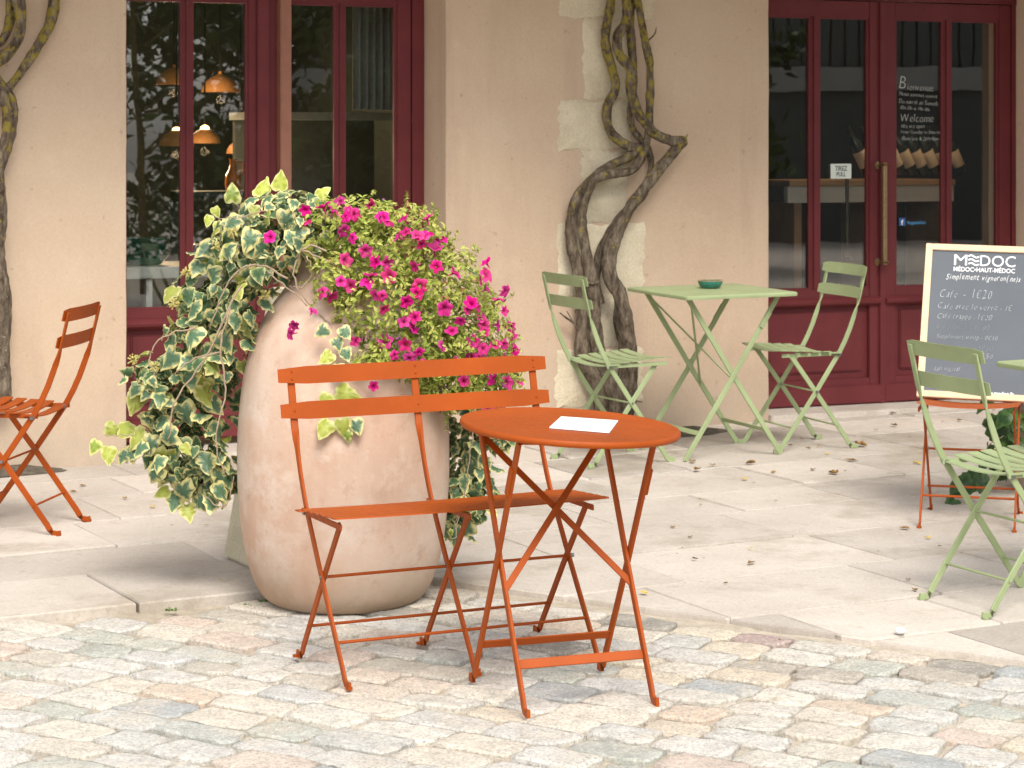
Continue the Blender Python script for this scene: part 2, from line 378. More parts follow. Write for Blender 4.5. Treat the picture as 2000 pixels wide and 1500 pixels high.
M['yelleaf'] = simple("yellow_leaf", (0.58, 0.40, 0.04), 0.6, 0.2, 40)
M['weed'] = simple("weed_leaf", (0.09, 0.17, 0.03), 0.6, 0.3, 60)
M['soil'] = simple("dark_soil", (0.09, 0.075, 0.055), 0.95, 0.5, 30, bump=0.8)
M['conc'] = stone_mat("pale_stone_block", (0.46, 0.42, 0.30), (0.58, 0.53, 0.40), (0.36, 0.36, 0.24), 4.0)
M['planter'] = stone_mat("beige_planter", (0.50, 0.41, 0.33), (0.60, 0.51, 0.42), (0.40, 0.33, 0.26), 4.0)
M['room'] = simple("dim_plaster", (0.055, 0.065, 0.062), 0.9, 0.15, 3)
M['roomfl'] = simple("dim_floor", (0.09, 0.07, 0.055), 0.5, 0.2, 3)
M['whitewood'] = simple("white_painted_wood", (0.74, 0.78, 0.74), 0.5, 0.05)
M['oak'] = simple("oak_board", (0.36, 0.25, 0.15), 0.5, 0.15, 10)
M['bottle'] = simple("dark_bottle_glass", (0.012, 0.02, 0.015), 0.08, 0.1)
M['label'] = simple("paper_label", (0.55, 0.48, 0.38), 0.7, 0.1)
M['gold'] = emit_mat("lit_amber_shade", (0.50, 0.24, 0.08), 0.05)
M['bulb'] = emit_mat("warm_bulb", (1.0, 0.50, 0.16), 9.0)
M['amber'] = simple("amber_glass", (0.60, 0.20, 0.04), 0.2, 0.2, 20)
M['curtain'] = simple("grey_curtain", (0.32, 0.36, 0.36), 0.8, 0.1)
M['leaf_far'] = tone_mat("tree_leaf", [(0, (0.02, 0.035, 0.012)), (1, (0.07, 0.11, 0.035))], 0.6, 0.2)
M['facade'] = simple("grey_cladding", (0.075, 0.082, 0.082), 0.6, 0.1, 2)
M['facade2'] = simple("pale_cladding", (0.30, 0.30, 0.285), 0.6, 0.1, 2)
M['earth'] = simple("pale_gravel_ground", (0.40, 0.36, 0.30), 0.95, 0.15, 2)

# ------------------------------------------------------------------ ground
g = MB(); g.box((-150, -150, -1.2), (150, 150, -0.9)); tag(g.build("ground", M['earth'], smooth=None), kind="structure")

# terrace outline towards the cobbles (x, y): left edge, corner behind the jar, right edge
E = [(-1.585, 7.486), (-0.840, 7.92), (-0.2586, 8.14), (1.47, 6.94)]
def edge_y(x):
    if x < -0.45:
        (x0, y0), (x1, y1) = E[0], E[1]
        return min(y0 + (y1 - y0) / (x1 - x0) * (x - x0), 8.08)
    (x0, y0), (x1, y1) = E[2], E[3]
    return min(y0 + (y1 - y0) / (x1 - x0) * (x - x0), 8.14)
def cob_off(x):                      # how far the cobbles lie under the terrace
    t = min(1, max(0, (x + 0.9) / 1.2)); t = t * t * (3 - 2 * t)
    return -0.022 + 0.015 * t
def on_cobbles(x, y): return ground(y) + cob_off(x)

def sheet(name, mat, x0, x1, y0, y1, nx, ny, zf, kind):
    b = MB(); vs = []; fs = []
    for j in range(ny + 1):
        for i in range(nx + 1):
            x = x0 + (x1 - x0) * i / nx; y = y0 + (y1 - y0) * j / ny
            vs.append((x, y, zf(x, y)))
    for j in range(ny):
        for i in range(nx):
            a = j * (nx + 1) + i; fs.append((a, a + 1, a + nx + 2, a + nx + 1))
    b.add(vs, fs); return tag(b.build(name, mat, smooth=180), kind=kind)
road = sheet("cobbled_road", M['mortar'], -14, 16, -16, 8.6, 240, 246,
             lambda x, y: (on_cobbles(x, y) if y > 0 else ground(0) - 0.03) - 0.013 + 0.009 * mnoise.noise((x * 9, y * 9, 0)), "structure")
terrace = sheet("terrace", M['joint'], -8, 9, 7.2, 15, 4, 4, lambda x, y: ground(y) - 0.045, "structure")
terrace.location.z = 0

sheet("yard_paving", M['slab'], 4.4, 46, -26, 24, 4, 4, lambda x, y: ground(y) - 0.012, "structure")
# paving slabs, each its own stone
PA = R(28); pu = Vector((math.cos(PA), math.sin(PA), 0)); pv = Vector((-math.sin(PA), math.cos(PA), 0))
WTH = R(25); WO = Vector((-0.24, 11.355, 0)); wu_ = Vector((math.cos(WTH), math.sin(WTH), 0)); wn_ = Vector((math.sin(WTH), -math.cos(WTH), 0))
def clip(poly, keep):                # keep(p) >= 0, Sutherland-Hodgman on 2D points
    out = []
    for i in range(len(poly)):
        a, b = poly[i], poly[(i + 1) % len(poly)]; ka, kb = keep(a), keep(b)
        if ka >= 0: out.append(a)
        if (ka >= 0) != (kb >= 0):
            t = ka / (ka - kb); out.append((a[0] + (b[0] - a[0]) * t, a[1] + (b[1] - a[1]) * t))
    return out
def half(p0, p1):                    # points to the left of p0 -> p1
    return lambda p: (p1[0] - p0[0]) * (p[1] - p0[1]) - (p1[1] - p0[1]) * (p[0] - p0[0])
hl, hr = half(E[0], E[1]), half(E[2], E[3]); hm = half(E[1], E[2])
XS = -0.5
def area(p): return 0.5 * sum(p[i][0] * p[(i+1) % len(p)][1] - p[(i+1) % len(p)][0] * p[i][1] for i in range(len(p)))
def slab_obj(poly, tint=None):
    c = Vector((sum(p[0] for p in poly) / len(poly), sum(p[1] for p in poly) / len(poly), 0))
    c.z = ground(c.y) + ru(-0.0025, 0.0025); ta, tb = ru(-0.003, 0.003), ru(-0.003, 0.003)
    n = len(poly); b = MB(); bev = 0.004; top = []; mid = []; bot = []
    for (x, y) in poly:
        d = Vector((x - c.x, y - c.y)); L = max(d.length, 1e-4); q = d * (1 - bev / L)
        top.append((q.x, q.y, SLOPE * q.y + ta * q.x + tb * q.y)); mid.append((d.x, d.y, SLOPE * d.y + ta * d.x + tb * d.y - 0.006)); bot.append((d.x, d.y, SLOPE * d.y - 0.08))
    vs = top + mid + bot; fs = [tuple(range(n))]
    for i in range(n):
        j = (i + 1) % n; fs += [(n+i, n+j, j, i), (2*n+i, 2*n+j, n+j, n+i)]
    b.add(vs, fs); o = b.build("paving_slab", M['slab'], terrace, smooth=None); o.location = c; return o
q = 4.2; rowi = 0
while q < 14.2:
    qw = random.choice([0.44, 0.5, 0.54, 0.62]); p = -1.0 + ru(0, 0.6)
    while p < 11.5:
        pl = random.choice([0.52, 0.64, 0.78, 0.92]) * ru(0.93, 1.07)
        gp = ru(.003, .006); gq = ru(.006, .010)
        rect = [pu * (p + gp) + pv * (q + gq), pu * (p + pl - gp) + pv * (q + gq), pu * (p + pl - gp) + pv * (q + qw - gq), pu * (p + gp) + pv * (q + qw - gq)]
        p += pl
        poly = [(v.x + ru(-.003, .003), v.y + ru(-.003, .003)) for v in rect]
        cx = sum(v[0] for v in poly) / 4; cy = sum(v[1] for v in poly) / 4
        if cy < 5.5 or cy > 14 or abs(cx) > 0.30 * cy + 0.55: continue
        if (Vector((cx, cy, 0)) - WO).dot(wn_) < -0.75: continue
        crosses = any(hl(v) < 0 for v in poly if v[0] < XS + .4) or any(hr(v) < 0 for v in poly if v[0] > XS - .4)
        if crosses:
            for part in (clip(clip(poly, lambda v: XS - v[0]), hl), clip(clip(poly, lambda v: v[0] - XS), hr)):
                if len(part) > 2 and abs(area(part)) > 0.012: slab_obj(part)
        else: slab_obj(poly)
    q += qw; rowi += 1

# cobbles, each its own stone (12 shapes shared)
def cobble_mesh(seed):
    """rough-split sett: squarish outline with chipped edges and a bumpy, nearly flat top"""
    rs = random.Random(seed); n = 20; b = MB(); rings = []; rad = []
    cj = [(rs.uniform(.88, 1.03), rs.uniform(.88, 1.03)) for _ in range(4)]
    for k in range(n):
        a = 2 * math.pi * (k + .5) / n; ca, sa = math.cos(a), math.sin(a); e = rs.uniform(7, 13)
        rr = 0.5 / ((abs(ca) ** e + abs(sa) ** e) ** (1 / e)); qx, qy = cj[int((a % (2 * math.pi)) // (math.pi / 2))]
        rad.append((rr * ca * (qx if abs(ca) > .25 else .98) * rs.uniform(.925, 1.0), rr * sa * (qy if abs(sa) > .25 else .98) * rs.uniform(.90, 1.0)))
    sk = rs.uniform(-.10, .10); tl = (rs.uniform(-.006, .006), rs.uniform(-.006, .006))
    for i, (f, z) in enumerate(((1.0, -.05), (1.0, -.0035), (.972, .0012), (.88, .0020), (.55, .0024), (.25, .0024))):
        for k in range(n):
            x, y = rad[k][0] * f, rad[k][1] * f
            h = z + (.0040 * mnoise.noise((x * 7 + seed * 3.1, y * 7, 0)) + .0022 * mnoise.noise((x * 17 + seed, y * 17, 1)) + tl[0] * x + tl[1] * y if i > 0 else 0)
            rings.append((x + sk * y, y, h))
    fs = []
    for i in range(5):
        for k in range(n):
            k2 = (k + 1) % n; fs.append((i*n+k, i*n+k2, (i+1)*n+k2, (i+1)*n+k))
    fs.append(tuple(5*n + k for k in range(n))); b.add(rings, fs)
    return b.mesh("cobblestone", M['cobble'], 40)
cobs = [cobble_mesh(100 + i) for i in range(16)]
CA = R(-33); cu = Vector((math.cos(CA), math.sin(CA), 0)); cv = Vector((-math.sin(CA), math.cos(CA), 0))
s_ = 0.5
cobble_list = []
while s_ < 9.5:
    wdt = ru(0.130, 0.165); r_ = -7.5 + ru(0, 0.2)
    while r_ < 1.5:
        ln = ru(0.16, 0.27); c = cu * (r_ + ln / 2) + cv * (s_ + wdt / 2 + 0.025 * math.sin(r_ * 2.3 + s_)); r_ += ln
        if c.y < 5.6 or c.y > edge_y(c.x) - 0.055 or abs(c.x) > 0.213 * c.y + 0.16: continue
        cobble_list.append((c, ln, wdt))
    s_ += wdt
for (c, ln, wdt) in cobble_list:
    o = link("cobblestone", random.choice(cobs), road)
    o.location = (c.x, c.y, on_cobbles(c.x, c.y) + ru(-0.005, 0.005))
    o.rotation_euler = (Matrix.Rotation(math.atan(SLOPE) + ru(-.012, .012), 3, 'X') @ Matrix.Rotation(CA + ru(-.05, .05) + (math.pi if rnd() < .5 else 0), 3, 'Z')).to_euler()
    o.scale = ((ln - 0.004) * ru(.98, 1.05), (wdt - 0.004) * ru(.98, 1.06), 1.0)

# ------------------------------------------------------------------ cafe building
bld = empty("cafe_building", (WO.x, WO.y, 0), WTH, tilt=False)
tag(bld, "cafe front with pale peach rendered walls and burgundy glazed doors", "building")
def wu(px, d=0.0):
    """distance along the facade of picture column px, on the plane d behind the wall face"""
    k = (px - 1000) / FPX; o = WO - wn_ * d
    return (k * o.y - o.x) / (wu_.x - k * wu_.y)
DEP = 0.26
def wd(u, d=0.0): return (WO - wn_ * d + wu_ * u).y
def wz(px, py, d=0.0): return CAM_H - (py - HZ) / FPX * wd(wu(px, d), d)
uL, uR, uD = wu(248), wu(870), wu(1503)
uDr = wu(1980, DEP) + 0.012
TOPZ = 2.62
def wall_piece(u0, u1, z0, z1, y0=0.0, y1=0.5):
    """render wall with softly rounded, slightly uneven arrises"""
    b = MB(); nz = 26; vs = []; fs = []; r = 0.012
    for j in range(nz + 1):
        z = z0 + (z1 - z0) * j / nz
        w0 = 0.004 * mnoise.noise((u0 * 5, 0, z * 5)); w1 = 0.004 * mnoise.noise((u1 * 5, 3, z * 5))
        sec = [(u0 + w0, y1), (u0 + w0, y0 + r), (u0 + w0 + r * .3, y0 + r * .3), (u0 + w0 + r, y0), (u1 + w1 - r, y0), (u1 + w1 - r * .3, y0 + r * .3), (u1 + w1, y0 + r), (u1 + w1, y1)]
        vs += [(x, y, z) for x, y in sec]
    for j in range(nz):
        for k in range(8):
            k2 = (k + 1) % 8; fs.append((j*8+k, j*8+k2, (j+1)*8+k2, (j+1)*8+k))
    fs.append(tuple(range(7, -1, -1))); fs.append(tuple(nz*8 + k for k in range(8)))
    b.add(vs, fs); return b.build("wall", M['wall'], bld, smooth=40)
pier_l = wall_piece(uL - 4.0, uL, -0.6, TOPZ)
pier_c = wall_piece(uR, uD, -0.6, TOPZ)
pier_r = wall_piece(uDr, uDr + 4.0, -0.6, TOPZ)
# lintel wall, upper storey and unseen eaves, shaped to shade the shop front
b = MB(); b.box((uL - 4.0, 0.001, TOPZ), (uDr + 4.0, 0.5, 3.2)); b.build("upper_wall", M['wall'], bld, smooth=None)
b = MB(); b.box((uL - 4.4, -1.0, 2.80), (uR - .0, 0.6, 2.92)); b.build("eaves", M['oak'], bld, smooth=None)
b = MB(); b.box((uR + .001, -1.6, 2.80), (uDr + 4.4, 0.6, 2.92)); b.build("eaves", M['oak'], bld, smooth=None)  # made deeper on this side to darken the wall and door below
b = MB(); b.add([(uL-4.4,-1.5,2.93),(uDr+4.4,-1.5,2.93),(uDr+4.4,5.5,5.6),(uL-4.4,5.5,5.6),(uL-4.4,-1.5,3.01),(uDr+4.4,-1.5,3.01),(uDr+4.4,5.5,5.72),(uL-4.4,5.5,5.72)],
     [(0,1,2,3),(7,6,5,4),(0,4,5,1),(1,5,6,2),(2,6,7,3),(3,7,4,0)]); b.build("roof", M['ashlar'], bld, smooth=None)
# room behind the glass
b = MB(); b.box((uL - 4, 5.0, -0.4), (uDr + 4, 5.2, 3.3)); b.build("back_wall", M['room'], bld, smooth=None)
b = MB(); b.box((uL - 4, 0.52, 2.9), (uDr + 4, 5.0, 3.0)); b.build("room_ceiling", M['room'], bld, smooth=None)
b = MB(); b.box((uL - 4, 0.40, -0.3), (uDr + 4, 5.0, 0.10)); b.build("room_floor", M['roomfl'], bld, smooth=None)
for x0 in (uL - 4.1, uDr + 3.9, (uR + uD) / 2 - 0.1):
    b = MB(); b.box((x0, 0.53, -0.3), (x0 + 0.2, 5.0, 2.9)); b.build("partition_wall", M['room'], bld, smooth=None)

# exposed stones in the middle pier
def quoin(px0, py0, px1, py1, proud=0.006):
    u0, u1 = wu(px0), wu(px1); z0, z1 = wz((px0 + px1) / 2, py1), wz((px0 + px1) / 2, py0)
    n = 12; outl = []
    for i in range(n): outl.append((u0 + (u1 - u0) * i / n, z0 + ru(-.013, .011)))
    for i in range(n): outl.append((u1 + ru(-.013, .011), z0 + (z1 - z0) * i / n))
    for i in range(n): outl.append((u1 - (u1 - u0) * i / n, z1 + ru(-.013, .011)))
    for i in range(n): outl.append((u0 + ru(-.013, .011), z1 - (z1 - z0) * i / n))
    cx, cz = (u0 + u1) / 2, (z0 + z1) / 2; N = len(outl); b = MB()
    vs = [(x, 0.02, z) for x, z in outl] + [(x, -proud * .3, z) for x, z in outl] + [(cx + (x - cx) * .95, -proud + ru(-.0015, .0015), cz + (z - cz) * .95) for x, z in outl] + [(cx, -proud - .002, cz)]
    fs = []
    for i in range(N):
        j = (i + 1) % N; fs += [(i, j, N+j, N+i), (N+i, N+j, 2*N+j, 2*N+i), (2*N+i, 2*N+j, 3*N)]
    b.add(vs, fs); b.build("quoin_stone", M['ashlar'], pier_c, smooth=40)
for qd in ((1092, -20, 1276, 34), (1140, 36, 1236, 192), (1091, 195, 1232, 292), (1135, 294, 1222, 434), (1089, 437, 1258, 572), (1140, 575, 1216, 678), (1086, 681, 1254, 790)):
    quoin(*qd)

# glazed double doors: a leaf per side, with its own panes, panels and muntin
def text_mesh(body, size, shear=0.0, offset=0.0, hand=0.0, align='LEFT', space=1.0):
    """flat lettering in the x-z plane, facing -y"""
    out = MB(); pen = 0.0; rs = random.Random(body)
    items = [body] if not hand else list(body)
    for it in items:
        if it == ' ': pen += size * 0.30; continue
        cu_ = bpy.data.curves.new("lettering", 'FONT'); cu_.body = it; cu_.size = size; cu_.shear = shear; cu_.offset = offset
        cu_.resolution_u = 3; cu_.extrude = 0.0004; cu_.space_character = space
        ob = bpy.data.objects.new("lettering_tmp", cu_); COL.objects.link(ob)
        dg = bpy.context.evaluated_depsgraph_get(); me = bpy.data.meshes.new_from_object(ob.evaluated_get(dg))
        xs = [v.co.x for v in me.vertices] or [0]
        ca = rs.uniform(-hand, hand); sc = 1 + rs.uniform(-hand, hand); dy = rs.uniform(-hand, hand) * size * 0.3
        vs = []
        for v in me.vertices:
            x, y = v.co.x * sc, v.co.y * sc
            vs.append((pen + x - ca * y, -v.co.z, y + ca * x + dy))
        out.add(vs, [tuple(p.vertices) for p in me.polygons])
        if hand: pen += (max(xs)) * sc + size * 0.035
        bpy.data.objects.remove(ob); bpy.data.curves.remove(cu_); bpy.data.meshes.remove(me)
    if align == 'CENTER':
        xs = [v[0] for v in out.v]; m = (min(xs) + max(xs)) / 2
        out.v = [(v[0] - m, v[1], v[2]) for v in out.v]
    return out
def lettering(body, size, mat, parent, loc, **kw):
    t = text_mesh(body, size, **kw); t.v = [(v[0] + loc[0], v[1] + loc[1], v[2] + loc[2]) for v in t.v]
    return t.build("lettering", mat, parent, smooth=None)

GZ0, GZ1, LZ0, LZ1 = 0.735, 2.15, 0.135, 2.235
def leaf(x0, p0, p1, p2, p3, x1, y):
    """door leaf between x0 and x1, panes p0..p1 and p2..p3, outer face at depth y"""
    th = 0.05
    b = MB()
    b.box((x0, y, LZ0), (p0, y + th, LZ1), 0.004); b.box((p3, y, LZ0), (x1, y + th, LZ1), 0.004)
    b.box((p0, y + .002, GZ1), (p3, y + th - .002, LZ1 - .002)); b.box((p0, y + .002, 0.655), (p3, y + th - .002, GZ0)); b.box((p0, y + .002, LZ0 + .001), (p3, y + th - .002, 0.27))
    L = b.build("door_leaf", M['red'], bld, smooth=30)
    b = MB(); b.box((p1, y + .006, GZ0), (p2, y + th - .006, GZ1)); b.box((p1 + .012, y - .004, GZ0), (p2 - .012, y + .0065, GZ1), .003); b.build("muntin", M['red'], L)
    for (a, c) in ((p0, p1), (p2, p3)):
        b = MB(); b.box((a, y + .022, GZ0), (c, y + .028, GZ1)); b.build("pane", M['glass'], L, smooth=None)
        b = MB()                                                   # glazing beads round the pane
        w = .012
        b.box((a, y + .008, GZ0), (a + w, y + .0215, GZ1)); b.box((c - w, y + .008, GZ0), (c, y + .0215, GZ1))
        b.box((a + w, y + .008, GZ0), (c - w, y + .0215, GZ0 + w)); b.box((a + w, y + .008, GZ1 - w), (c - w, y + .0215, GZ1)); b.build("glazing_bead", M['red'], L, smooth=None)
    b = MB(); b.box((p0, y + .024, 0.27), (p3, y + .04, 0.655)); b.box((p0 + .035, y + .012, 0.305), (p3 - .035, y + .025, 0.62), .008); b.build("panel", M['red'], L)
    b = MB()                                                       # drip moulding under the glass
    prof = [(0, .0), (-.012, .006), (-.026, .016), (-.030, .028), (-.020, .040), (-.008, .046), (0, .05)]
    xs0, xs1 = x0 + .012, x1 - .012; n = len(prof)
    vs = [(xs0, y + a - .0005, .645 + c) for a, c in prof] + [(xs1, y + a - .0005, .645 + c) for a, c in prof]
    b.add(vs, [(i, n + i, n + i + 1, i + 1) for i in range(n - 1)] + [tuple(range(n)), tuple(range(2*n - 1, n - 1, -1))]); b.build("moulding", M['red'], L)
    b = MB(); b.box((x0 + .008, y - .016, LZ0 + .004), (x1 - .008, y - .0005, 0.235), .005); b.build("kick_board", M['red'], L)
    return L
def U(px, d=DEP): return wu(px, d)
# right opening: the entrance
dl = leaf(U(1458), U(1489), U(1585), U(1600), U(1698), U(1721), DEP)
dr = leaf(U(1723), U(1749), U(1844), U(1857), U(1951), U(1974), DEP)
b = MB(); b.box((U(1440), DEP - .01, LZ1 + .004), (uDr, DEP + .07, TOPZ - .002)); b.box((U(1974) + .004, DEP - .006, 0.12), (uDr - .002, DEP + .06, LZ1 + .003)); b.box((U(1440), DEP - .006, 0.12), (U(1458) - .004, DEP + .06, LZ1 + .003))
b.build("door_frame", M['red'], bld, smooth=None)
b = MB(); b.box((U(1716), DEP - .014, LZ0), (U(1729), DEP - .001, LZ1), .004); b.build("cover_strip", M['red'], dl)
# left opening: four tall panes
wl_ = leaf(U(213), U(243), U(358), U(374), U(485), U(511), DEP)
wr_ = leaf(U(514), U(556), U(658), U(672), U(775), U(803), DEP)
b = MB(); b.box((U(200), DEP - .01, LZ1 + .004), (uR - .0005, DEP + .07, TOPZ - .002)); b.box((U(803) + .004, DEP - .006, 0.10), (uR - .001, DEP + .06, LZ1 + .003))
b.build("window_frame", M['red'], bld, smooth=None)
b = MB(); b.box((U(540), DEP - .055, 0.13), (U(562), DEP - .001, 2.6), .004); b.build("centre_post", M['post'], bld)
b = MB(); b.box((U(500), DEP - .02, 0.14), (U(524), DEP - .002, LZ1), .004); b.build("cover_strip", M['red'], wl_)
# stone thresholds
for (a, c) in ((uL, uR), (uD, uDr)):
    b = MB(); zc = ground(wd((a + c) / 2)); b.box((a + .002, -0.02, zc - .2), (c - .002, 0.5, zc + 0.022), .006); b.build("threshold", M['slab'], bld)

# brass pull handles: one outside on the left leaf's stile, one inside behind the pane
def pull(px, py0, py1, y, mat, parent, r):
    u = U(px); z1, z0 = wz(px, py0, DEP), wz(px, py1, DEP); b = MB(); sgn = -1 if y < DEP else 1
    b.tube([(u, y, z0), (u, y, z1)], r, 12)
    for z in (z0 + .012, z1 - .012):
        b.tube([(u, y, z), (u, DEP if sgn < 0 else DEP + .05, z)], r * .8, 10)
        b.lathe([(0.0, -.003), (r * 1.5, -.003), (r * 1.9, 0.002), (r * 1.5, .008), (0, .009)], 14, (u, y, z))
    b.build("pull_handle", mat, parent)
    if sgn < 0:
        for z in (z0 + .012, z1 - .012):
            b = MB(); b.v = []; m = MB(); m.lathe([(0.0, 0), (.021, 0), (.019, .004), (.0, .006)], 18)
            b.add([(u + x - .004, DEP - zz, z + yv) for x, yv, zz in m.v], m.f); b.build("handle_rose", M['brass'], parent)
pull(1716, 318, 516, DEP - .055, M['brass'], dl, .0145)
pull(1675, 320, 510, DEP + .10, M['iron'], dl, .010)
# sign behind the left pane
u0, u1 = U(1626), U(1666); z0, z1 = wz(1646, 349, DEP), wz(1646, 320, DEP)
b = MB(); b.box((u0, DEP + .016, z0), (u1, DEP + .020, z1)); sg = b.build("sign_plate", M['signw'], dl, smooth=None)
um = (u0 + u1) / 2
for body, z, s in (("TIREZ", z1 - .036, .036), ("PULL", z0 + .012, .033)):
    t = text_mesh(body, s, align='CENTER', offset=.0006); t.v = [(v[0] * .8 + um, v[1] + DEP + .0155, v[2] + z) for v in t.v]; t.build("lettering", M['ink'], dl, smooth=None)
# handwriting on the right leaf's first pane
def pane_text(body, px, py, size, mat=None, hand=0.10, slope=-0.04):
    u = U(px); z = wz(px, py, DEP); t = text_mesh(body, size, shear=0.15, hand=hand, offset=-size * .022)
    t.v = [(v[0] * .86 + u, v[1] + DEP + .0205, v[2] + z + slope * v[0]) for v in t.v]; t.build("lettering", mat or M['pen'], dr, smooth=None)
for body, px, py, sz in (("B", 1758, 172, .105), ("ienvenue", 1776, 175, .052), ("Nous sommes ouvert", 1760, 186, .030), ("Du mardi au Samedi", 1760, 201, .034), ("10h-13h et 14h-18h", 1762, 213, .028),
                         ("Welcome", 1762, 238, .056), ("We are open", 1764, 250, .032), ("From Tuesday to Saturday", 1763, 261, .026), ("10am-1pm & 2pm-6pm", 1764, 274, .030)):
    pane_text(body, px, py, sz, slope=-0.05 if py < 220 else 0.0)
b = MB(); b.box((U(1760), DEP + .018, wz(1766, 441, DEP)), (U(1772), DEP + .0205, wz(1766, 426, DEP))); b.build("sticker", M['blue'], dr, smooth=None)
lettering("f", .036, M['white'], dr, (U(1764), DEP + .0172, wz(1766, 440, DEP) + .002), offset=.0012)
lettering("/bagesduluc", .026, M['blue2'], dr, (U(1775), DEP + .0192, wz(1780, 438, DEP)), offset=.0004)

# ------------------------------------------------------------------ folding bistro furniture
def blend(a, b, t): return tuple(x * (1 - t) + y * t for x, y in zip(a, b))
def upright_path(y):
    P = [((.222, y, .009), 0), ((.206, y, .007), 0), ((.190, y, .010), 0), ((.180, y, .020), 0), ((.168, y, .040), 0), ((0, y, .27), 0), ((-.122, y, .445), 0), ((-.150, y, .495), 0), ((-.176, y, .55), 0),
         ((-.197, y, .605), 0.05), ((-.208, y, .635), .35), ((-.217, y, .66), .75), ((-.224, y, .685), 1), ((-.238, y, .74), 1), ((-.2585, y, .824), 1)]
    pts = [Vector(p) for p, _ in P]; wides = []
    for i, (p, t) in enumerate(P):
        tn = (pts[min(i+1, len(P)-1)] - pts[max(i-1, 0)]).normalized()
        side = Vector((tn.z, 0, -tn.x)); ang = t * math.pi / 2
        wides.append(tuple(side * math.cos(ang) + Vector((0, 1, 0)) * math.sin(ang)))
    return pts, wides
def curved_slat(b, x, z, L, h, t, sag, lean=0.22, n=10, rc=.006):
    """upright slat across y: leans back with the uprights, bows backwards in the middle"""
    vs = []; fs = []
    for i in range(n + 1):
        s = -1 + 2 * i / n; y = s * L / 2; bx = x - sag * (1 - s * s)
        hh = h / 2 - (rc if i in (0, n) else 0)
        for (dx, dz) in ((t/2, -hh), (t/2, hh), (-t/2, hh), (-t/2, -hh)): vs.append((bx + dx - lean * dz, y, z + dz))
        if i in (0, n): continue
    for i in range(n):
        for k in range(4):
            k2 = (k + 1) % 4; fs.append((i*4+k, i*4+k2, (i+1)*4+k2, (i+1)*4+k))
    fs += [(3, 2, 1, 0), tuple(n*4 + k for k in range(4))]; b.add(vs, fs)
def seat_slat(b, x, z, L, w, t, sag, n=10, ph=0.0):
    vs = []; fs = []
    for i in range(n + 1):
        s = -1 + 2 * i / n; y = s * L / 2; zz = z - sag * (1 - s * s)
        for (dx, dz) in ((w/2, 0), (w/2 - .002, t), (-w/2 + .002, t), (-w/2, 0)): vs.append((x + dx, y, zz + dz + ph * dx))
    for i in range(n):
        for k in range(4):
            k2 = (k + 1) % 4; fs.append((i*4+k2, i*4+k, (i+1)*4+k, (i+1)*4+k2))
    fs += [(0, 1, 2, 3), tuple(n*4 + 3 - k for k in range(4))]; b.add(vs, fs)
def bistro(name, mat, width, frames, slat_len, loc, yaw, label, cat, group=None, sag=.014, nslat=6, high=True, wob=0.0):
    root = empty(name, loc, yaw); tag(root, label, cat, group)
    ys = [-width/2 + width * i / (frames - 1) for i in range(frames)]
    for y in ys:
        pts, wides = upright_path(y); b = MB(); b.sweep(pts, wides, .022, .0075); b.build("upright", mat, root, smooth=35)
        yi = y + (.0075 if y < width/2 - .01 else -.0075)
        b = MB(); lp = [(-.222, yi, .009), (-.206, yi, .007), (-.190, yi, .010), (-.180, yi, .020), (-.168, yi, .040), (0, yi, .27), (.128, yi, .438)]
        sd = [tuple(Vector((-1, 0, .75))) if i < 3 else (1, 0, -.65) for i in range(7)]
        b.sweep(lp, [(0.0, 0, 1)] * 3 + [(1, 0, -.6)] * 4, .022, .0075); b.build("leg", mat, root, smooth=35)
        b = MB(); b.box((-.135, y - .010, .431), (.175, y - .005, .447)); b.build("seat_rail", mat, root, smooth=None)
        b = MB(); b.tube([(-.117, y - .013, .437), (-.117, y + .013, .437)], .0085, 10); b.tube([(0, y - .006, .27), (0, y + .016, .27)], .006, 8); b.build("hinge_bolt", M['steel'], root)
        for (fx) in (.214, -.214):
            b = MB(); b.lathe([(0.0, -.001), (.0095, -.001), (.0095, .006), (0, .0065)], 10, (fx, y, 0)); b.build("foot_pad", mat, root)
    span = slat_len - .015
    pitch = .33 / nslat
    for i in range(nslat):
        x = -.130 + pitch * (i + .5); b = MB()
        seat_slat(b, x, .448 + .017 * (i / (nslat - 1)) - (.006 if i == 0 else 0), span, pitch - .011, .004, sag, ph=.02); b.build("seat_slat", mat, root, smooth=35)
    for z, x in ((.815, -.2535), (.715, -.2285)):
        b = MB(); curved_slat(b, x + .0075, z, slat_len, 0.050, .003, sag * 1.15 if frames < 3 else 0); bo = b.build("back_slat", mat, root, smooth=35)
        b = MB()
        for y in ys:
            sg = sag * 1.15 * (1 - (2 * y / slat_len) ** 2) if frames < 3 else 0
            for dz in ((.011, -.011) if z > .8 else (0.0,)):
                b.lathe([(0.0, .003), (.0025, .0025), (.004, 0), (.004, -.001)][::-1], 8, (0, 0, 0))
                k = len(b.v) - 32
                for ii in range(k, len(b.v)):
                    vx, vy, vz = b.v[ii]; b.v[ii] = (x + .009 - sg - .22 * dz + vz, y + vx, z + dz + vy)
        b.build("rivet", mat, bo)
    for (x, z, r) in ((0.0, .27, .0045), (.118, .108, .0045), (-.118, .108, .0045)):
        b = MB(); b.tube([(x, ys[0], z), (x, ys[-1], z)], r, 8); b.build("stretcher", mat, root)
    return root
def gz(x, y, cob=False): return (on_cobbles(x, y) if cob else ground(y)) + 0.001
def fac(ax, ay): return math.atan2(ay, ax)

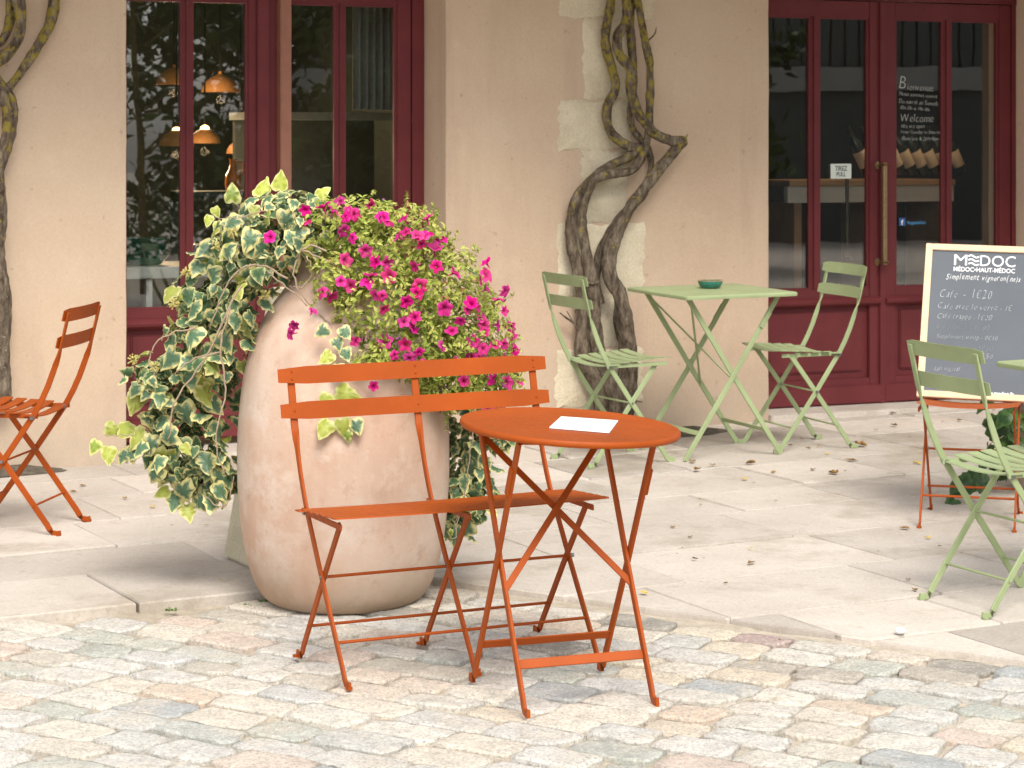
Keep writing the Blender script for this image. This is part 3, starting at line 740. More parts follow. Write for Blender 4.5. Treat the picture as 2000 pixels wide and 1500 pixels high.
bistro("garden_bench", M['orange'], .778, 3, .862, (-0.185, 6.995, gz(-.19, 7.0, True) + .003), R(-65), "orange folding metal bench in front of the big clay jar", "bench", sag=.004, nslat=7)
bistro("folding_chair", M['orange'], .33, 2, .385, (-1.853, 9.10, gz(0, 9.1)), R(170), "orange folding chair at the left edge, facing out of the picture", "chair", "folding bistro chairs")
bistro("folding_chair", M['orange'], .35, 2, .39, (1.7525, 9.235, gz(0, 9.235)), R(-105), "orange folding chair that carries the chalkboard", "chair", "folding bistro chairs")
bistro("folding_chair", M['green'], .335, 2, .39, (0.4475, 10.785, gz(0, 10.785)), R(29), "sage green folding chair in front of the twisted vine trunk", "chair", "folding bistro chairs")
bistro("folding_chair", M['green'], .335, 2, .39, (1.326, 11.22, gz(0, 11.22)), R(180 + 23), "sage green folding chair standing before the burgundy door", "chair", "folding bistro chairs")
bistro("folding_chair", M['green'], .335, 2, .39, (1.582, 7.736, gz(0, 7.736)), R(27), "large sage green folding chair at the right edge, in front of the chalkboard", "chair", "folding bistro chairs")

def bistro_table(name, mat, loc, yaw, label, sx, wy, h, shape, size, tiltx=0.0, tilty=0.0, foot=True):
    """crossed-leg folding table; local x runs across the crossing, y along the hinge. tilt = slope of the top in local x / y"""
    root = empty(name, loc, yaw); tag(root, label, "table", None)
    zt = lambda x, y: h + tiltx * x + tilty * y
    def legpath(s, y, ztop):
        xb, xt = s * sx, -s * sx * .93
        pts = []
        if foot: pts += [(xb + s * .036, y, .009), (xb + s * .022, y, .007), (xb + s * .008, y, .010), (xb, y, .020), (xb - s * .010, y, .042)]
        else: pts += [(xb + s * .004, y, .004), (xb - s * .005, y, .02)]
        pts.append((0.5 * (xb + xt), y, ztop * .5)); pts.append((xt, y, ztop)); return pts
    lean = Vector((2 * sx * .96, 0, h)).normalized()
    for s, yo in ((1, 0.0), (-1, .009)):
        for e in (-1, 1):
            y = e * (wy / 2 + yo); zt_ = zt(-s * sx * .93, y) - .022
            P = legpath(s, y, zt_); wides = [(0, 0, 1)] * 3 + [(1, 0, s * .6)] * (len(P) - 3) if foot else [(1, 0, s * .6)] * len(P)
            b = MB(); b.sweep(P, wides, .024, .009); b.build("leg", mat, root, smooth=35)
            if s < 0:                                        # folding link plate below the top
                a = Vector(P[-1]); c = Vector(P[-2]); d = (c - a).normalized(); p1 = a + d * .085; p2 = a + d * .165
                off = Vector((0, e * .008, 0)); b = MB(); b.sweep([p1 + off, p2 + off], (1, 0, -.6), .021, .007); b.build("link_plate", mat, root, smooth=35)
        # foot bar of the frame
        fx = s * sx - s * (.118 * (sx * 1.93 / h)); b = MB(); b.sweep([(fx, -wy/2 - yo, .118), (fx, wy/2 + yo, .118)], (-s * .6, 0, 1), .026 if foot else .022, .005); b.build("foot_bar", mat, root, smooth=35)
        # rail under the top
        xt = -s * sx * .93; y0, y1 = -wy/2 - .012, wy/2 + .012; b = MB(); b.sweep([(xt, y0, zt(xt, y0) - .020), (xt, y1, zt(xt, y1) - .020)], (0, 0, 1), .016, .010); b.build("top_rail", mat, root, smooth=35)
    # cross braces in the first frame
    for e in (-1, 1):
        A = Vector(legpath(1, e * wy/2, zt(-sx * .93, e * wy/2) - .022)[-1]); B0 = Vector(legpath(1, -e * wy/2, 0)[0 if not foot else 3]); B1 = Vector((-sx * .93, -e * wy/2, zt(-sx * .93, -e * wy/2) - .022))
        p = A + (Vector((sx, e * wy/2, 0)) - A) * .04; q_ = B1 + (B0 - B1) * .60
        nrm = Vector((h, 0, 2 * sx)).normalized() * (.005 * e)
        b = MB(); b.sweep([p + nrm, q_ + nrm], tuple((q_ - p).cross(nrm * e)), .018 if foot else .013, .005); b.build("brace", mat, root, smooth=35)
    b = MB(); b.box((-.02, -.004, -.0), (.02, .004, .0)) if False else None
    # top
    b = MB()
    if shape == 'round':
        r = size / 2; prof = [(0.0, h - .004), (r - .03, h - .004), (r - .012, h - .004), (r - .010, h - .014), (r - .004, h - .017), (r - .0005, h - .012), (r, h - .006), (r - .003, h - .0005), (r - .009, h + .001), (r - .014, h - .0006), (r * .6, h - .0008), (0.0, h - .001)]
        b.lathe(prof, 96)
    else:
        r = size / 2; rc = .018; sec = []
        for (cx, cy, a0) in ((r - rc, r - rc, 0), (-r + rc, r - rc, 90), (-r + rc, -r + rc, 180), (r - rc, -r + rc, 270)):
            for k in range(5): a = R(a0 + k * 22.5); sec.append((cx, cy, math.cos(a), math.sin(a)))
        lay = [(rc - .012, h - .018), (rc - .002, h - .018), (rc, h - .010), (rc - .001, h - .004), (rc - .006, h), (rc - .014, h + .0005)]
        n = len(sec); vs = [(cx + ca * rr, cy + sa * rr, z) for rr, z in lay for cx, cy, ca, sa in sec]; fs = []
        for i in range(len(lay) - 1):
            for k in range(n): k2 = (k + 1) % n; fs.append((i*n+k, i*n+k2, (i+1)*n+k2, (i+1)*n+k))
        fs += [tuple(range(n - 1, -1, -1)), tuple((len(lay)-1)*n + k for k in range(n))]; b.add(vs, fs)
    if shape == 'round': b.v = [(x + TOPX * ex.x, y + TOPX * ey.x, z) for x, y, z in b.v]
    b.v = [(x, y, z + tiltx * x + tilty * y) for x, y, z in b.v]
    b.build("table_top", mat, root, smooth=40); return root
# world slopes of the round top (it stands a little crooked on the cobbles)
GX, GY = -0.058, 0.036
ya = R(-70); ex, ey = Vector((math.cos(ya), math.sin(ya))), Vector((-math.sin(ya), math.cos(ya)))
rt_loc = (0.140, 6.573, gz(.12, 6.57, True) + .006)
TOPX = 0.018
bistro_table("round_table", M['orange'], rt_loc, ya, "round orange folding table with a white card on it", .185, .366, .732, 'round', .6,
             tiltx=GX * ex.x + (GY - SLOPE) * ex.y, tilty=GX * ey.x + (GY - SLOPE) * ey.y)
bistro_table("square_table", M['green'], (.907, 11.01, gz(0, 11.01)), R(25), "square sage green table between two green chairs, small bowl on top", .245, .39, .742, 'square', .575, foot=False)
bistro_table("square_table", M['green'], (1.985, 7.90, gz(0, 7.90)), R(27), "sage green table cut off by the right edge", .245, .39, .742, 'square', .575, foot=False)

# white card on the round table
cz = rt_loc[2] + .732
def top_pt(px, py):
    """where the sight line of a picture point meets the tilted round top"""
    k = Vector(((px - 1000) / FPX, 1, -(py - HZ) / FPX)); c = Vector((rt_loc[0], rt_loc[1], cz))
    n = Vector((-GX, -GY, 1)); t = (c - Vector((0, 0, CAM_H))).dot(n) / k.dot(n); return Vector((0, 0, CAM_H)) + k * t
cp = [top_pt(*p) for p in ((1073, 837), (1190, 847), (1207, 824), (1096, 816))]
cc = sum(cp, Vector()) / 4; nn = Vector((-GX, -GY, 1)).normalized()
b = MB(); vs = [p - cc + nn * .0012 for p in cp] + [p - cc + nn * .0042 for p in cp]
b.add(vs, [(3,2,1,0),(4,5,6,7),(0,1,5,4),(1,2,6,5),(2,3,7,6),(3,0,4,7)]); o = b.build("menu_card", M['card'], None, smooth=None); o.location = cc
tag(o, "blank white card lying on the round orange table", "card")
# glazed bowl on the green table
o = empty("bowl", (.907 + .0, 11.06, gz(0, 11.06) + .7435), 0); tag(o, "small green glazed bowl on the square green table", "bowl")
b = MB(); b.lathe([(0, .001), (.036, .001), (.046, .006), (.055, .020), (.058, .034)], 28); b.lathe([(.0545, .034), (.050, .020), (.040, .010), (0, .008)], 28); b.build("bowl_body", M['ceramic'], o, smooth=60)
b = MB(); b.lathe([(.0583, .0335), (.059, .036), (.0565, .038), (.0540, .0355), (.0543, .0335)], 28); b.build("bowl_rim", M['ceramicrim'], o, smooth=60)

# ------------------------------------------------------------------ chalkboard
cbx, cby = 1.772, 9.262
cb = bpy.data.objects.new("chalkboard", None); COL.objects.link(cb); cb.location = (cbx, cby, .5075)
cb.rotation_euler = (Matrix.Rotation(R(-14.5), 3, 'Z') @ Matrix.Rotation(R(-22.5), 3, 'X') @ Matrix.Rotation(R(1.6), 3, 'Y')).to_euler()
tag(cb, "framed chalkboard menu standing on an orange chair", "chalkboard")
BW, BH, FW = .440, .628, .026
for (x0, x1, z0, z1) in ((-BW/2, -BW/2 + FW, 0, BH), (BW/2 - FW, BW/2, 0, BH), (-BW/2 + FW, BW/2 - FW, 0, FW), (-BW/2 + FW, BW/2 - FW, BH - FW, BH)):
    b = MB(); b.box((x0, -.010, z0), (x1, .012, z1), .002); b.build("frame_rail", M['pine'], cb)
b = MB(); b.box((-BW/2 + FW - .004, -.002, FW - .004), (BW/2 - FW + .004, .006, BH - FW + .004)); b.build("slate", M['slate'], cb, smooth=None)
yb = -.0030
def bpx(px, py):
    """board coordinates of a point of its face"""
    return ((px - (1815 - 19 * (py - 484) / 296)) * .00209 - BW / 2, BH - (py - 484) * BH / 297)
def fit(body, xl, xr, base, cap, mat, name="lettering", **kw):
    t = text_mesh(body, .05, **kw); xs = [v[0] for v in t.v]; x0, z0 = bpx(xl, base); x1, z1 = bpx(xr, base)
    k = (x1 - x0) / (max(xs) - min(xs)); kz = cap * BH / 297 / .0345
    t.v = [(x0 + (v[0] - min(xs)) * k, v[1] + yb, z0 + v[2] * kz) for v in t.v]; t.build(name, mat, cb, smooth=None)
fit("M", 1866, 1890, 524, 21, M['white']); fit("DOC", 1914, 1979, 524, 21, M['white'])
for k in range(3):
    (x0, z0), (x1, _) = bpx(1893, 521 - 7.5 * k), bpx(1912, 521)
    b = MB(); b.sweep([(x0 + (x1 - x0) * i / 10, yb, z0 + .0045 * math.sin(i / 10 * 2 * math.pi)) for i in range(11)], (0, 0, 1), .0065, .0012); b.build("logo_wave", M['white'], cb)
fit("M\u00c9DOC\u2022HAUT-M\u00c9DOC", 1865, 1978, 536, 8.5, M['white'], offset=.0007)
HW = dict(shear=.35, hand=.14, offset=-.0014)
fit("Simplement vigneron(ne)s", 1851, 1988, 552, 11, M['white'], shear=.35, hand=.14, offset=-.0006)
for body, xl, xr, base, cap, m in (("Caf\u00e9  -  1\u20ac20", 1840, 1935, 588, 16, 'chalk'), ("Caf\u00e9 avec le verre - 1\u20ac", 1836, 1972, 610, 11, 'chalk'), ("Caf\u00e9 frapp\u00e9 - 1\u20ac20", 1835, 1935, 629, 10, 'chalk'),
                         ("Caf\u00e9 latt\u00e9  - 1\u20ac80", 1834, 1930, 649, 9, 'chalkdim'), ("Suppl\u00e9ment sirop - 0\u20ac50", 1833, 1944, 667, 8, 'chalk'), ("Cappuccino    - 2\u20ac80", 1831, 1935, 689, 8.5, 'chalkdim'),
                         ("3\u20ac50", 1907, 1935, 702, 9, 'chalk'), ("Lait v\u00e9g\u00e9tal", 1829, 1875, 729, 9, 'chalk')):
    fit(body, xl, xr, base, cap, M[m], **HW)
fit("www.medoc.fr", 1912, 1972, 770, 6, M['white'], offset=.0014)

# ------------------------------------------------------------------ big clay jar
JX, JY = -0.546, 7.86
jz = on_cobbles(JX, JY) - .004
JS = JY / FPX
prof_px = [(0, 1163), (118, 1163), (140, 1158), (160, 1142), (176, 1112), (190, 1065), (200, 1000), (205, 920), (205, 850), (203, 800), (196, 730), (186, 680), (168, 630), (142, 585), (112, 545), (90, 515), (84, 495), (92, 482), (97, 474), (92, 466), (80, 470), (72, 490), (80, 520), (0, 525)]
prof = []
for r, y in prof_px: prof.append((r * JS, (1163 - y) * JS))
fine = []
for i in range(len(prof) - 1):
    (r0, z0), (r1, z1) = prof[i], prof[i + 1]; fine.append((r0, z0))
cat_ = catmull([(r, 0, z) for r, z in prof[1:18]], 4)
fine = [(0, 0)] + [(v.x, v.z) for v in cat_] + prof[18:]
jar = empty("terracotta_jar", (JX, JY, jz), 0); tag(jar, "tall pale terracotta jar overflowing with ivy and petunias", "jar")
b = MB(); b.lathe(fine, 72, wob=lambda a, z: 1 + .006 * math.sin(2 * a + z * 3) + .004 * math.sin(3 * a - z * 5)); b.build("jar_body", M['pot'], jar, smooth=60)
b = MB(); b.lathe([(0, 1.085), (.12, 1.08)], 32); b.build("soil", M['soil'], jar, smooth=None)

# stone block behind the jar
o = empty("stone_block", (-.66, 8.46, ground(8.46)), R(28)); tag(o, "pale tapered stone block half hidden behind the terracotta jar", "stone block")
b = MB(); h_ = .95; B_, T_ = .30, .15
b.add([(-B_, -.14, 0), (B_, -.14, 0), (B_, .2, 0), (-B_, .2, 0), (-T_, -.10, h_), (T_, -.10, h_), (T_, .14, h_), (-T_, .14, h_)], [(3,2,1,0),(4,5,6,7),(0,1,5,4),(1,2,6,5),(2,3,7,6),(3,0,4,7)])
bm = bmesh.new(); me = b.mesh("t", M['conc'], None); bm.from_mesh(me); bmesh.ops.bevel(bm, geom=list(bm.edges), offset=.014, segments=2, affect='EDGES'); bm.to_mesh(me); bm.free(); link("block", me, o)

# ------------------------------------------------------------------ ivy and petunias
def ivy_leaf_mesh(seed, mat, scale=1.0):
    """five-lobed leaf, stalk at the origin, tip at +y, margin tone 1"""
    rs = random.Random(seed)
    half_ = [(0.0, 0.0), (.18, -.10), (.40, -.05), (.52, .10), (.48, .28), (.47, .42), (.38, .54), (.26, .66), (.13, .84), (0.0, 1.0)]
    if seed % 3 == 0: half_ = [(0.0, 0.0), (.18, -.08), (.38, .0), (.46, .18), (.44, .36), (.36, .52), (.26, .68), (.12, .86), (.04, .97), (0.0, 1.0)]
    outl = [(x * rs.uniform(.88, 1.1), y + (rs.uniform(-.03, .03) if 0 < x else 0)) for x, y in half_]
    out2 = [(-x * rs.uniform(.88, 1.1), y + rs.uniform(-.03, .03)) for x, y in half_[-2:0:-1]]
    ring = outl + out2; n = len(ring); fold = rs.uniform(.05, .55); curl = rs.uniform(-.1, .6); wav = rs.uniform(.02, .08)
    def zz(x, y, k): return -fold * abs(x) - curl * (y - .3) ** 2 + wav * math.sin(k * 2.1 + seed)
    vs = []; tone = []
    for k, (x, y) in enumerate(ring): vs.append((x * .92, y, zz(x, y, k))); tone.append(1.0)
    for k, (x, y) in enumerate(ring):
        f = rs.uniform(.40, .92); x2, y2 = x * f, .42 + (y - .42) * f; vs.append((x2 * .92, y2, zz(x2, y2, k) * .9 + .01)); tone.append(rs.uniform(.42, .60))
    vs.append((0, .42, .03)); tone.append(.12)
    fs = []
    for k in range(n):
        k2 = (k + 1) % n; fs += [(k, k2, n + k2, n + k), (n + k, n + k2, 2 * n)]
    b = MB(); b.add([(v[0] * scale, v[1] * scale, v[2] * scale) for v in vs], fs, tone)
    return b, (lambda nm: b.mesh(nm, mat, 180))
leaf_b = [ivy_leaf_mesh(s, M['ivy']) for s in range(16)]
leaf_me = [f("ivy_leaf") for _, f in leaf_b]
bright_me = [ivy_leaf_mesh(s * 3, M['ivybright'])[1]("ivy_leaf") for s in range(4)]
dark_me = [ivy_leaf_mesh(s + 20, M['ivydark'])[1]("ivy_leaf") for s in range(4)]
CAMP = Vector((0, 0, CAM_H))
def orient(pos, nrm, tip, size):
    n = nrm.normalized(); t = (tip - n * tip.dot(n)).normalized(); x = t.cross(n)
    m = Matrix((x, t, n)).transposed().to_4x4(); m = Matrix.Translation(pos) @ m @ Matrix.Diagonal((size, size, size, 1)); return m
def rv(): return Vector((ru(-1, 1), ru(-1, 1), ru(-1, 1)))
UP = Vector((0, 0, 1))
class Blob:
    def __init__(s, px, py, rx, ry, D=JY, rd=None):
        s.c = at(px, py, D); k = D / FPX; s.r = Vector((rx * k, (rd or (rx + ry) / 2) * k, ry * k))
    def surf(s):
        v = rv()
        while v.length < .1 or v.length > 1: v = rv()
        v.normalize(); n = Vector((v.x / s.r.x, v.y / s.r.y, v.z / s.r.z)).normalized()
        return s.c + Vector((v.x * s.r.x, v.y * s.r.y, v.z * s.r.z)), n
    def inside(s, p, f=1.0):
        d = p - s.c; return (d.x / s.r.x) ** 2 + (d.y / s.r.y) ** 2 + (d.z / s.r.z) ** 2 < f * f
    def hit(s, px, py):
        k = Vector(((px - 1000) / FPX, 1, -(py - HZ) / FPX)); o = CAMP - s.c
        a = sum((k[i] / s.r[i]) ** 2 for i in range(3)); bb = 2 * sum(k[i] * o[i] / s.r[i] ** 2 for i in range(3)); c = sum((o[i] / s.r[i]) ** 2 for i in range(3)) - 1
        d = bb * bb - 4 * a * c
        return None if d < 0 else (-bb - math.sqrt(d)) / (2 * a)
def jar_clear(p, m=.012):
    """push a point out of the jar"""
    h = p.z - jz
    if h < 0 or h > 1.12: return p
    r = 0
    for (r0, z0), (r1, z1) in zip(fine[1:66], fine[2:67]):
        if z1 > z0 and z0 <= h <= z1: r = r0 + (r1 - r0) * (h - z0) / (z1 - z0); break
    d = Vector((p.x - JX, p.y - JY)); 
    if d.length < r + m:
        d = d.normalized() * (r + m); return Vector((JX + d.x, JY + d.y, p.z))
    return p

ivy = empty("ivy_plant", (JX, JY, jz + 1.08), 0, tilt=False); tag(ivy, "variegated ivy with cream-edged leaves trailing from the big jar", "ivy")
iloc = Vector(ivy.location)
ivy_blobs = [Blob(560, 428, 92, 62, 7.74), Blob(500, 495, 88, 80, 7.76), Blob(590, 460, 60, 50, 7.70), Blob(435, 570, 85, 82, 7.78), Blob(405, 660, 80, 88, 7.8), Blob(345, 740, 75, 72), Blob(410, 780, 70, 95, 7.95), Blob(350, 850, 78, 78), Blob(400, 915, 62, 55, 7.9), Blob(300, 735, 45, 38),
             Blob(915, 850, 45, 70, 7.95), Blob(920, 950, 48, 75, 7.95), Blob(960, 830, 40, 40, 8.0), Blob(880, 1010, 28, 40, 7.95)]
wts = [1.0, 1.0, .6, 1.0, 1.0, 1.0, .7, 1.0, .8, .6, .7, .9, .4, .3]
leaves = []
tries = 0
while len(leaves) < 268 and tries < 20000:
    tries += 1; bl = random.choices(ivy_blobs, wts)[0]; p, n = bl.surf()
    if n.dot(Vector((0, -1, .15))) < -.15: continue
    if any(o is not bl and o.inside(p, .80) for o in ivy_blobs): continue
    p = jar_clear(p + n * ru(-.02, .02))
    if any((p - q_).length < .026 for q_, *_ in leaves): continue
    nrm = n * .75 + Vector((0, -.45, .35)) + rv() * .85; tip = Vector((n.x * .5, n.y * .3, -1)) + rv() * .75
    leaves.append((p, nrm, tip, ru(.030, .076) * (1.15 if p.x < -.75 else 1), rnd() < .05))
# trailing sprays and single leaves read off the picture: (x, y, size px, tip angle deg from down, bright)
spray = [(455, 395, 42, 190, 1), (430, 432, 38, 5, 1), (408, 420, 26, -10, 1), (418, 405, 24, 30, 1), (488, 418, 40, 20, 1), (505, 385, 46, 160, 1), (545, 372, 42, 170, 1), (470, 440, 34, 10, 1), (600, 400, 36, -80, 0), (620, 385, 34, 130, 1),
         (205, 835, 38, 80, 1), (190, 860, 34, -20, 1), (212, 872, 40, 10, 1), (232, 838, 44, 85, 1), (258, 870, 40, 0, 0), (246, 880, 34, -20, 0), (345, 962, 44, -10, 0), (365, 985, 40, 10, 0), (382, 968, 40, 30, 0), (330, 955, 34, -60, 1), (398, 945, 42, 30, 0), (440, 935, 46, -10, 0),
         (640, 640, 32, -60, 0), (655, 660, 30, 20, 0), (668, 640, 30, 40, 0), (648, 690, 34, -40, 0), (672, 680, 30, 10, 0), (690, 705, 30, 40, 0), (660, 712, 34, 0, 0), (640, 768, 34, -30, 1), (655, 765, 50, 80, 1), (632, 782, 22, 10, 1), (642, 820, 44, -15, 1), (668, 818, 40, 0, 1), (692, 818, 36, 15, 0), (678, 840, 26, 5, 1)]
for (px, py, s, a, br) in spray:
    D = 7.86 if px < 500 or py < 460 else None
    p = at(px, py, D or 7.50); p = jar_clear(p, .02) if D else p
    leaves.append((p, Vector((ru(-.3, .3), -1, ru(.1, .5))), Vector((math.sin(R(a)), 0, -math.cos(R(a)))) + rv() * .15, s * JS * .98, br))
random.shuffle(leaf_me)
for (p, nrm, tip, s, br) in leaves:
    link("ivy_leaf", random.choice(bright_me if br else leaf_me), ivy, orient(p - iloc, nrm, tip, s))
# leaves deeper in the mass, shade put into their darker green
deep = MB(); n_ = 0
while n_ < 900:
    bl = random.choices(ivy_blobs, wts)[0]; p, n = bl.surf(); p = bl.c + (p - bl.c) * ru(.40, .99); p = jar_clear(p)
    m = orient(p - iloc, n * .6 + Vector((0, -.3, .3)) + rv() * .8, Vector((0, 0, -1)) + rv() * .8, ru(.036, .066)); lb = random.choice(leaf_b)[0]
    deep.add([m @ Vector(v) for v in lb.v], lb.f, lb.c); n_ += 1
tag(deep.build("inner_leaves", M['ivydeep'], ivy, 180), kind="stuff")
# woody stems
def stem_px(pts, r, D=7.60, mat='stem', parent=ivy, base=None, taper=.5, clear=True):
    base = base if base is not None else iloc
    P = [at(p[0], p[1], p[2] if len(p) > 2 else D) for p in pts]
    if clear: P = [jar_clear(p, .01) for p in P]
    P = catmull(P, 5); n = len(P); r = r * .66; P = [p + rv() * .004 for p in P]; b = MB(); b.tube([p - base for p in P], [r * (1 - (1 - taper) * i / (n - 1)) for i in range(n)], 7)
    return b.build("stem", M[mat], parent, smooth=180)
for pts, r in (([(640, 490), (600, 482), (575, 520), (580, 560), (610, 600), (650, 640), (670, 690)], .0055), ([(590, 490), (640, 510), (655, 560), (658, 610)], .005), ([(560, 545), (520, 520), (480, 520), (440, 560), (410, 640)], .006),
               ([(520, 530), (560, 560), (600, 600)], .005), ([(600, 500), (610, 530), (590, 560), (565, 560)], .004), ([(450, 600), (430, 680), (440, 760), (420, 860), (440, 930)], .006), ([(470, 560), (400, 700), (340, 790), (330, 860)], .006),
               ([(385, 640), (345, 648), (305, 670), (292, 705), (305, 740)], .0045), ([(430, 690), (380, 700), (340, 730)], .005), ([(400, 970), (430, 990), (450, 975), (455, 930)], .0035), ([(640, 690), (680, 760), (670, 800)], .003),
               ([(520, 410), (470, 425), (420, 425)], .0035), ([(260, 850), (230, 850), (205, 850)], .003), ([(895, 1000), (890, 1050), (870, 1040)], .003), ([(930, 800), (920, 880), (905, 980), (890, 1020)], .004)):
    stem_px(pts, r)
# ivy flower heads
for (px, py) in ((455, 455), (420, 480), (365, 532), (340, 592), (260, 702), (395, 730), (518, 575), (300, 715)):
    b = MB(); c = at(px, py, 7.66) - iloc
    for k in range(26):
        d = rv().normalized() * ru(.014, .022); b.tube([c + d * .3, c + d], [.0012, .0028], 5)
    b.build("flower_head", M['umbel'], ivy)

pet = empty("petunia_plant", (JX + .05, JY, jz + 1.08), 0, tilt=False); tag(pet, "magenta petunias in full bloom spilling over the right of the jar", "petunia")
ploc = Vector(pet.location)
pet_blobs = [Blob(680, 445, 105, 58, 7.72), Blob(770, 490, 108, 90, 7.68), Blob(850, 580, 108, 105, 7.68), Blob(760, 600, 95, 85, 7.60), Blob(910, 660, 88, 110, 7.74), Blob(820, 680, 100, 65, 7.60), Blob(945, 735, 65, 58, 7.78), Blob(880, 755, 62, 50, 7.68), Blob(655, 545, 42, 52, 7.60), Blob(740, 700, 42, 28, 7.50)]
pw = [.9, 1.2, 1.3, 1, 1.1, .8, .7, .6, .25, .15]
fol = MB(); dm = [(-.5, 0, 0), (0, -.22, .06), (.5, 0, 0), (0, .22, .06)]
for i in range(24000):
    bl = random.choices(pet_blobs, pw)[0]; p, n = bl.surf(); p = bl.c + (p - bl.c) * (ru(.55, 1.06) if rnd() < .55 else ru(.92, 1.08))
    if any(o is not bl and o.inside(p, .62) for o in pet_blobs): continue
    if mnoise.noise(p * 21) < -.26 + .22 * rnd(): continue      # clumps of shoots with gaps between them
    p = p + n * .028 * mnoise.noise(p * 15)
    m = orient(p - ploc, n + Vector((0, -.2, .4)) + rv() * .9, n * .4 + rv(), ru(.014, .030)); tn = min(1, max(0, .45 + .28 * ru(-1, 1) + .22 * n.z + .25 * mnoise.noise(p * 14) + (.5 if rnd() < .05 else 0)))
    fol.add([m @ Vector((v[1], v[0], v[2])) for v in dm], [(0, 1, 2), (0, 2, 3)], [tn] * 4)
for i in range(330):                                          # shoots that break the outline
    bl = random.choices(pet_blobs, pw)[0]; p0, n = bl.surf()
    if n.y > .35 or any(o is not bl and o.inside(p0, .9) for o in pet_blobs): continue
    d = (n + UP * ru(-.2, .8) + rv() * .5).normalized(); L = ru(.02, .065)
    for k in range(15):
        t = k / 14; p = p0 + d * L * t + Vector((0, 0, -.012 * t * t)); m = orient(p - ploc + rv() * .004, n + rv() * .8, d + rv() * .9, ru(.011, .024)); tn = min(1, max(0, .5 + .3 * ru(-1, 1)))
        fol.add([m @ Vector((v[1], v[0], v[2])) for v in dm], [(0, 1, 2), (0, 2, 3)], [tn] * 4)
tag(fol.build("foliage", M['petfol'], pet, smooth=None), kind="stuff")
for i in range(14):
    bl = random.choices(pet_blobs, pw)[0]; e, _ = bl.surf(); s0 = Vector((JX + ru(-.06, .1), JY + ru(-.08, .05), jz + 1.12))
    b = MB(); mid = (s0 + e) / 2 + Vector((0, 0, .08)); P = catmull([s0 - ploc, mid - ploc, e - ploc], 5); b.tube(P, .0025, 5); b.build("stem", M['weed'], pet)
def flower_mesh(seed):
    rs = random.Random(seed); n = 20; b = MB(); vs = []; tone = []; fs = []; dp = rs.uniform(.24, .36); cup = rs.uniform(-.25, .35); asy = rs.uniform(-.35, .35)
    def rr(k): a = 2 * math.pi * k / n; return 1 - dp * (0.5 - 0.5 * math.cos(5 * a)) ** 1.5 - .08 * rs.random()
    rings = [(.05, -.95, 1.0), (.10, -.45, .55), (.16, -.12, .1), (.45, .02, .38), (.78, .05, .62), (1.0, None, 1.0)]
    out = [rr(k) for k in range(n)]
    for (r, z, tn) in rings:
        for k in range(n):
            a = 2 * math.pi * k / n; r2 = r * (out[k] if r > .3 else 1); w = .09 * math.sin(5 * a + seed) * r + rs.uniform(-.03, .03) * r
            zz = (z if z is not None else -.04) + (w * 1.6 + cup * r * r + asy * r2 * math.cos(a) * r if r > .3 else 0); vs.append((r2 * math.cos(a), r2 * math.sin(a), zz)); tone.append(tn - (.16 * (0.5 + .5 * math.cos(5 * a + math.pi)) if .3 < r < .9 else 0))
    for i in range(len(rings) - 1):
        for k in range(n): k2 = (k + 1) % n; fs.append((i*n+k, i*n+k2, (i+1)*n+k2, (i+1)*n+k))
    b.add(vs, fs, tone); return b.mesh("petunia_flower", M['petal'], 180)
flw = [flower_mesh(s) for s in range(14)]
FL = [(98,262),(105,200),(205,185),(300,150),(265,205),(345,215),(385,225),(330,240),(475,180),(540,245),(565,262),(660,250),(630,355),(670,325),(790,250),(795,325),(765,355),(735,345),(760,395),(870,360),(835,420),(320,320),(365,360),(445,432),(330,485),(500,495),(565,500),(725,520),(845,520),(945,555),(580,575),(470,570),(455,605),(305,605),(360,630),(195,665),(250,685),(145,775),(45,850),(25,900),(505,680),(540,690),(545,760),(750,630),(735,670),(675,720),(720,805),(660,830),(715,870),(890,755),(930,880),(980,825),(385,940),(555,945),(610,1020),(670,960),(690,1040),(745,1005),(770,1070),(880,965),(950,1055),(1030,970),(1050,945),(1110,980),(1040,1035),(1085,1045),(1125,500),(1090,595),(1125,570),(1125,650),(1185,700),(1230,660),(1225,770),(1040,730),(1020,760),(1075,750),(1095,810),(1110,850),(1185,850),(1115,890),(1175,960),(1225,960),(1270,920),(1260,860),(1275,1000),(1225,1040),(490,1195),(1240,1175),(1310,1170),(1165,1155),(1215,1320),(1135,1320),(1000,1165),(-95,355)]
for (fx, fy) in FL:
    px, py = 560 + fx / 2.885, 340 + fy / 2.885
    ts = [(bl.hit(px, py), bl) for bl in pet_blobs]; ts = [(t, bl) for t, bl in ts if t]
    if ts: t, bl = min(ts, key=lambda q_: q_[0]); p = at(px, py, t - .016); d = p - bl.c; n = Vector((d.x / bl.r.x ** 2, d.y / bl.r.y ** 2, d.z / bl.r.z ** 2)).normalized()
    else:
        D = 7.76 if px > 960 else 7.50; p = at(px, py, D); n = Vector((.4 if px > 960 else -.2, -.9, .2))
    nrm = n * .8 + Vector((0, -.5, .15)) + rv() * .95
    link("petunia_flower", random.choice(flw), pet, orient(p - ploc, nrm, rv(), ru(.019, .0305)))

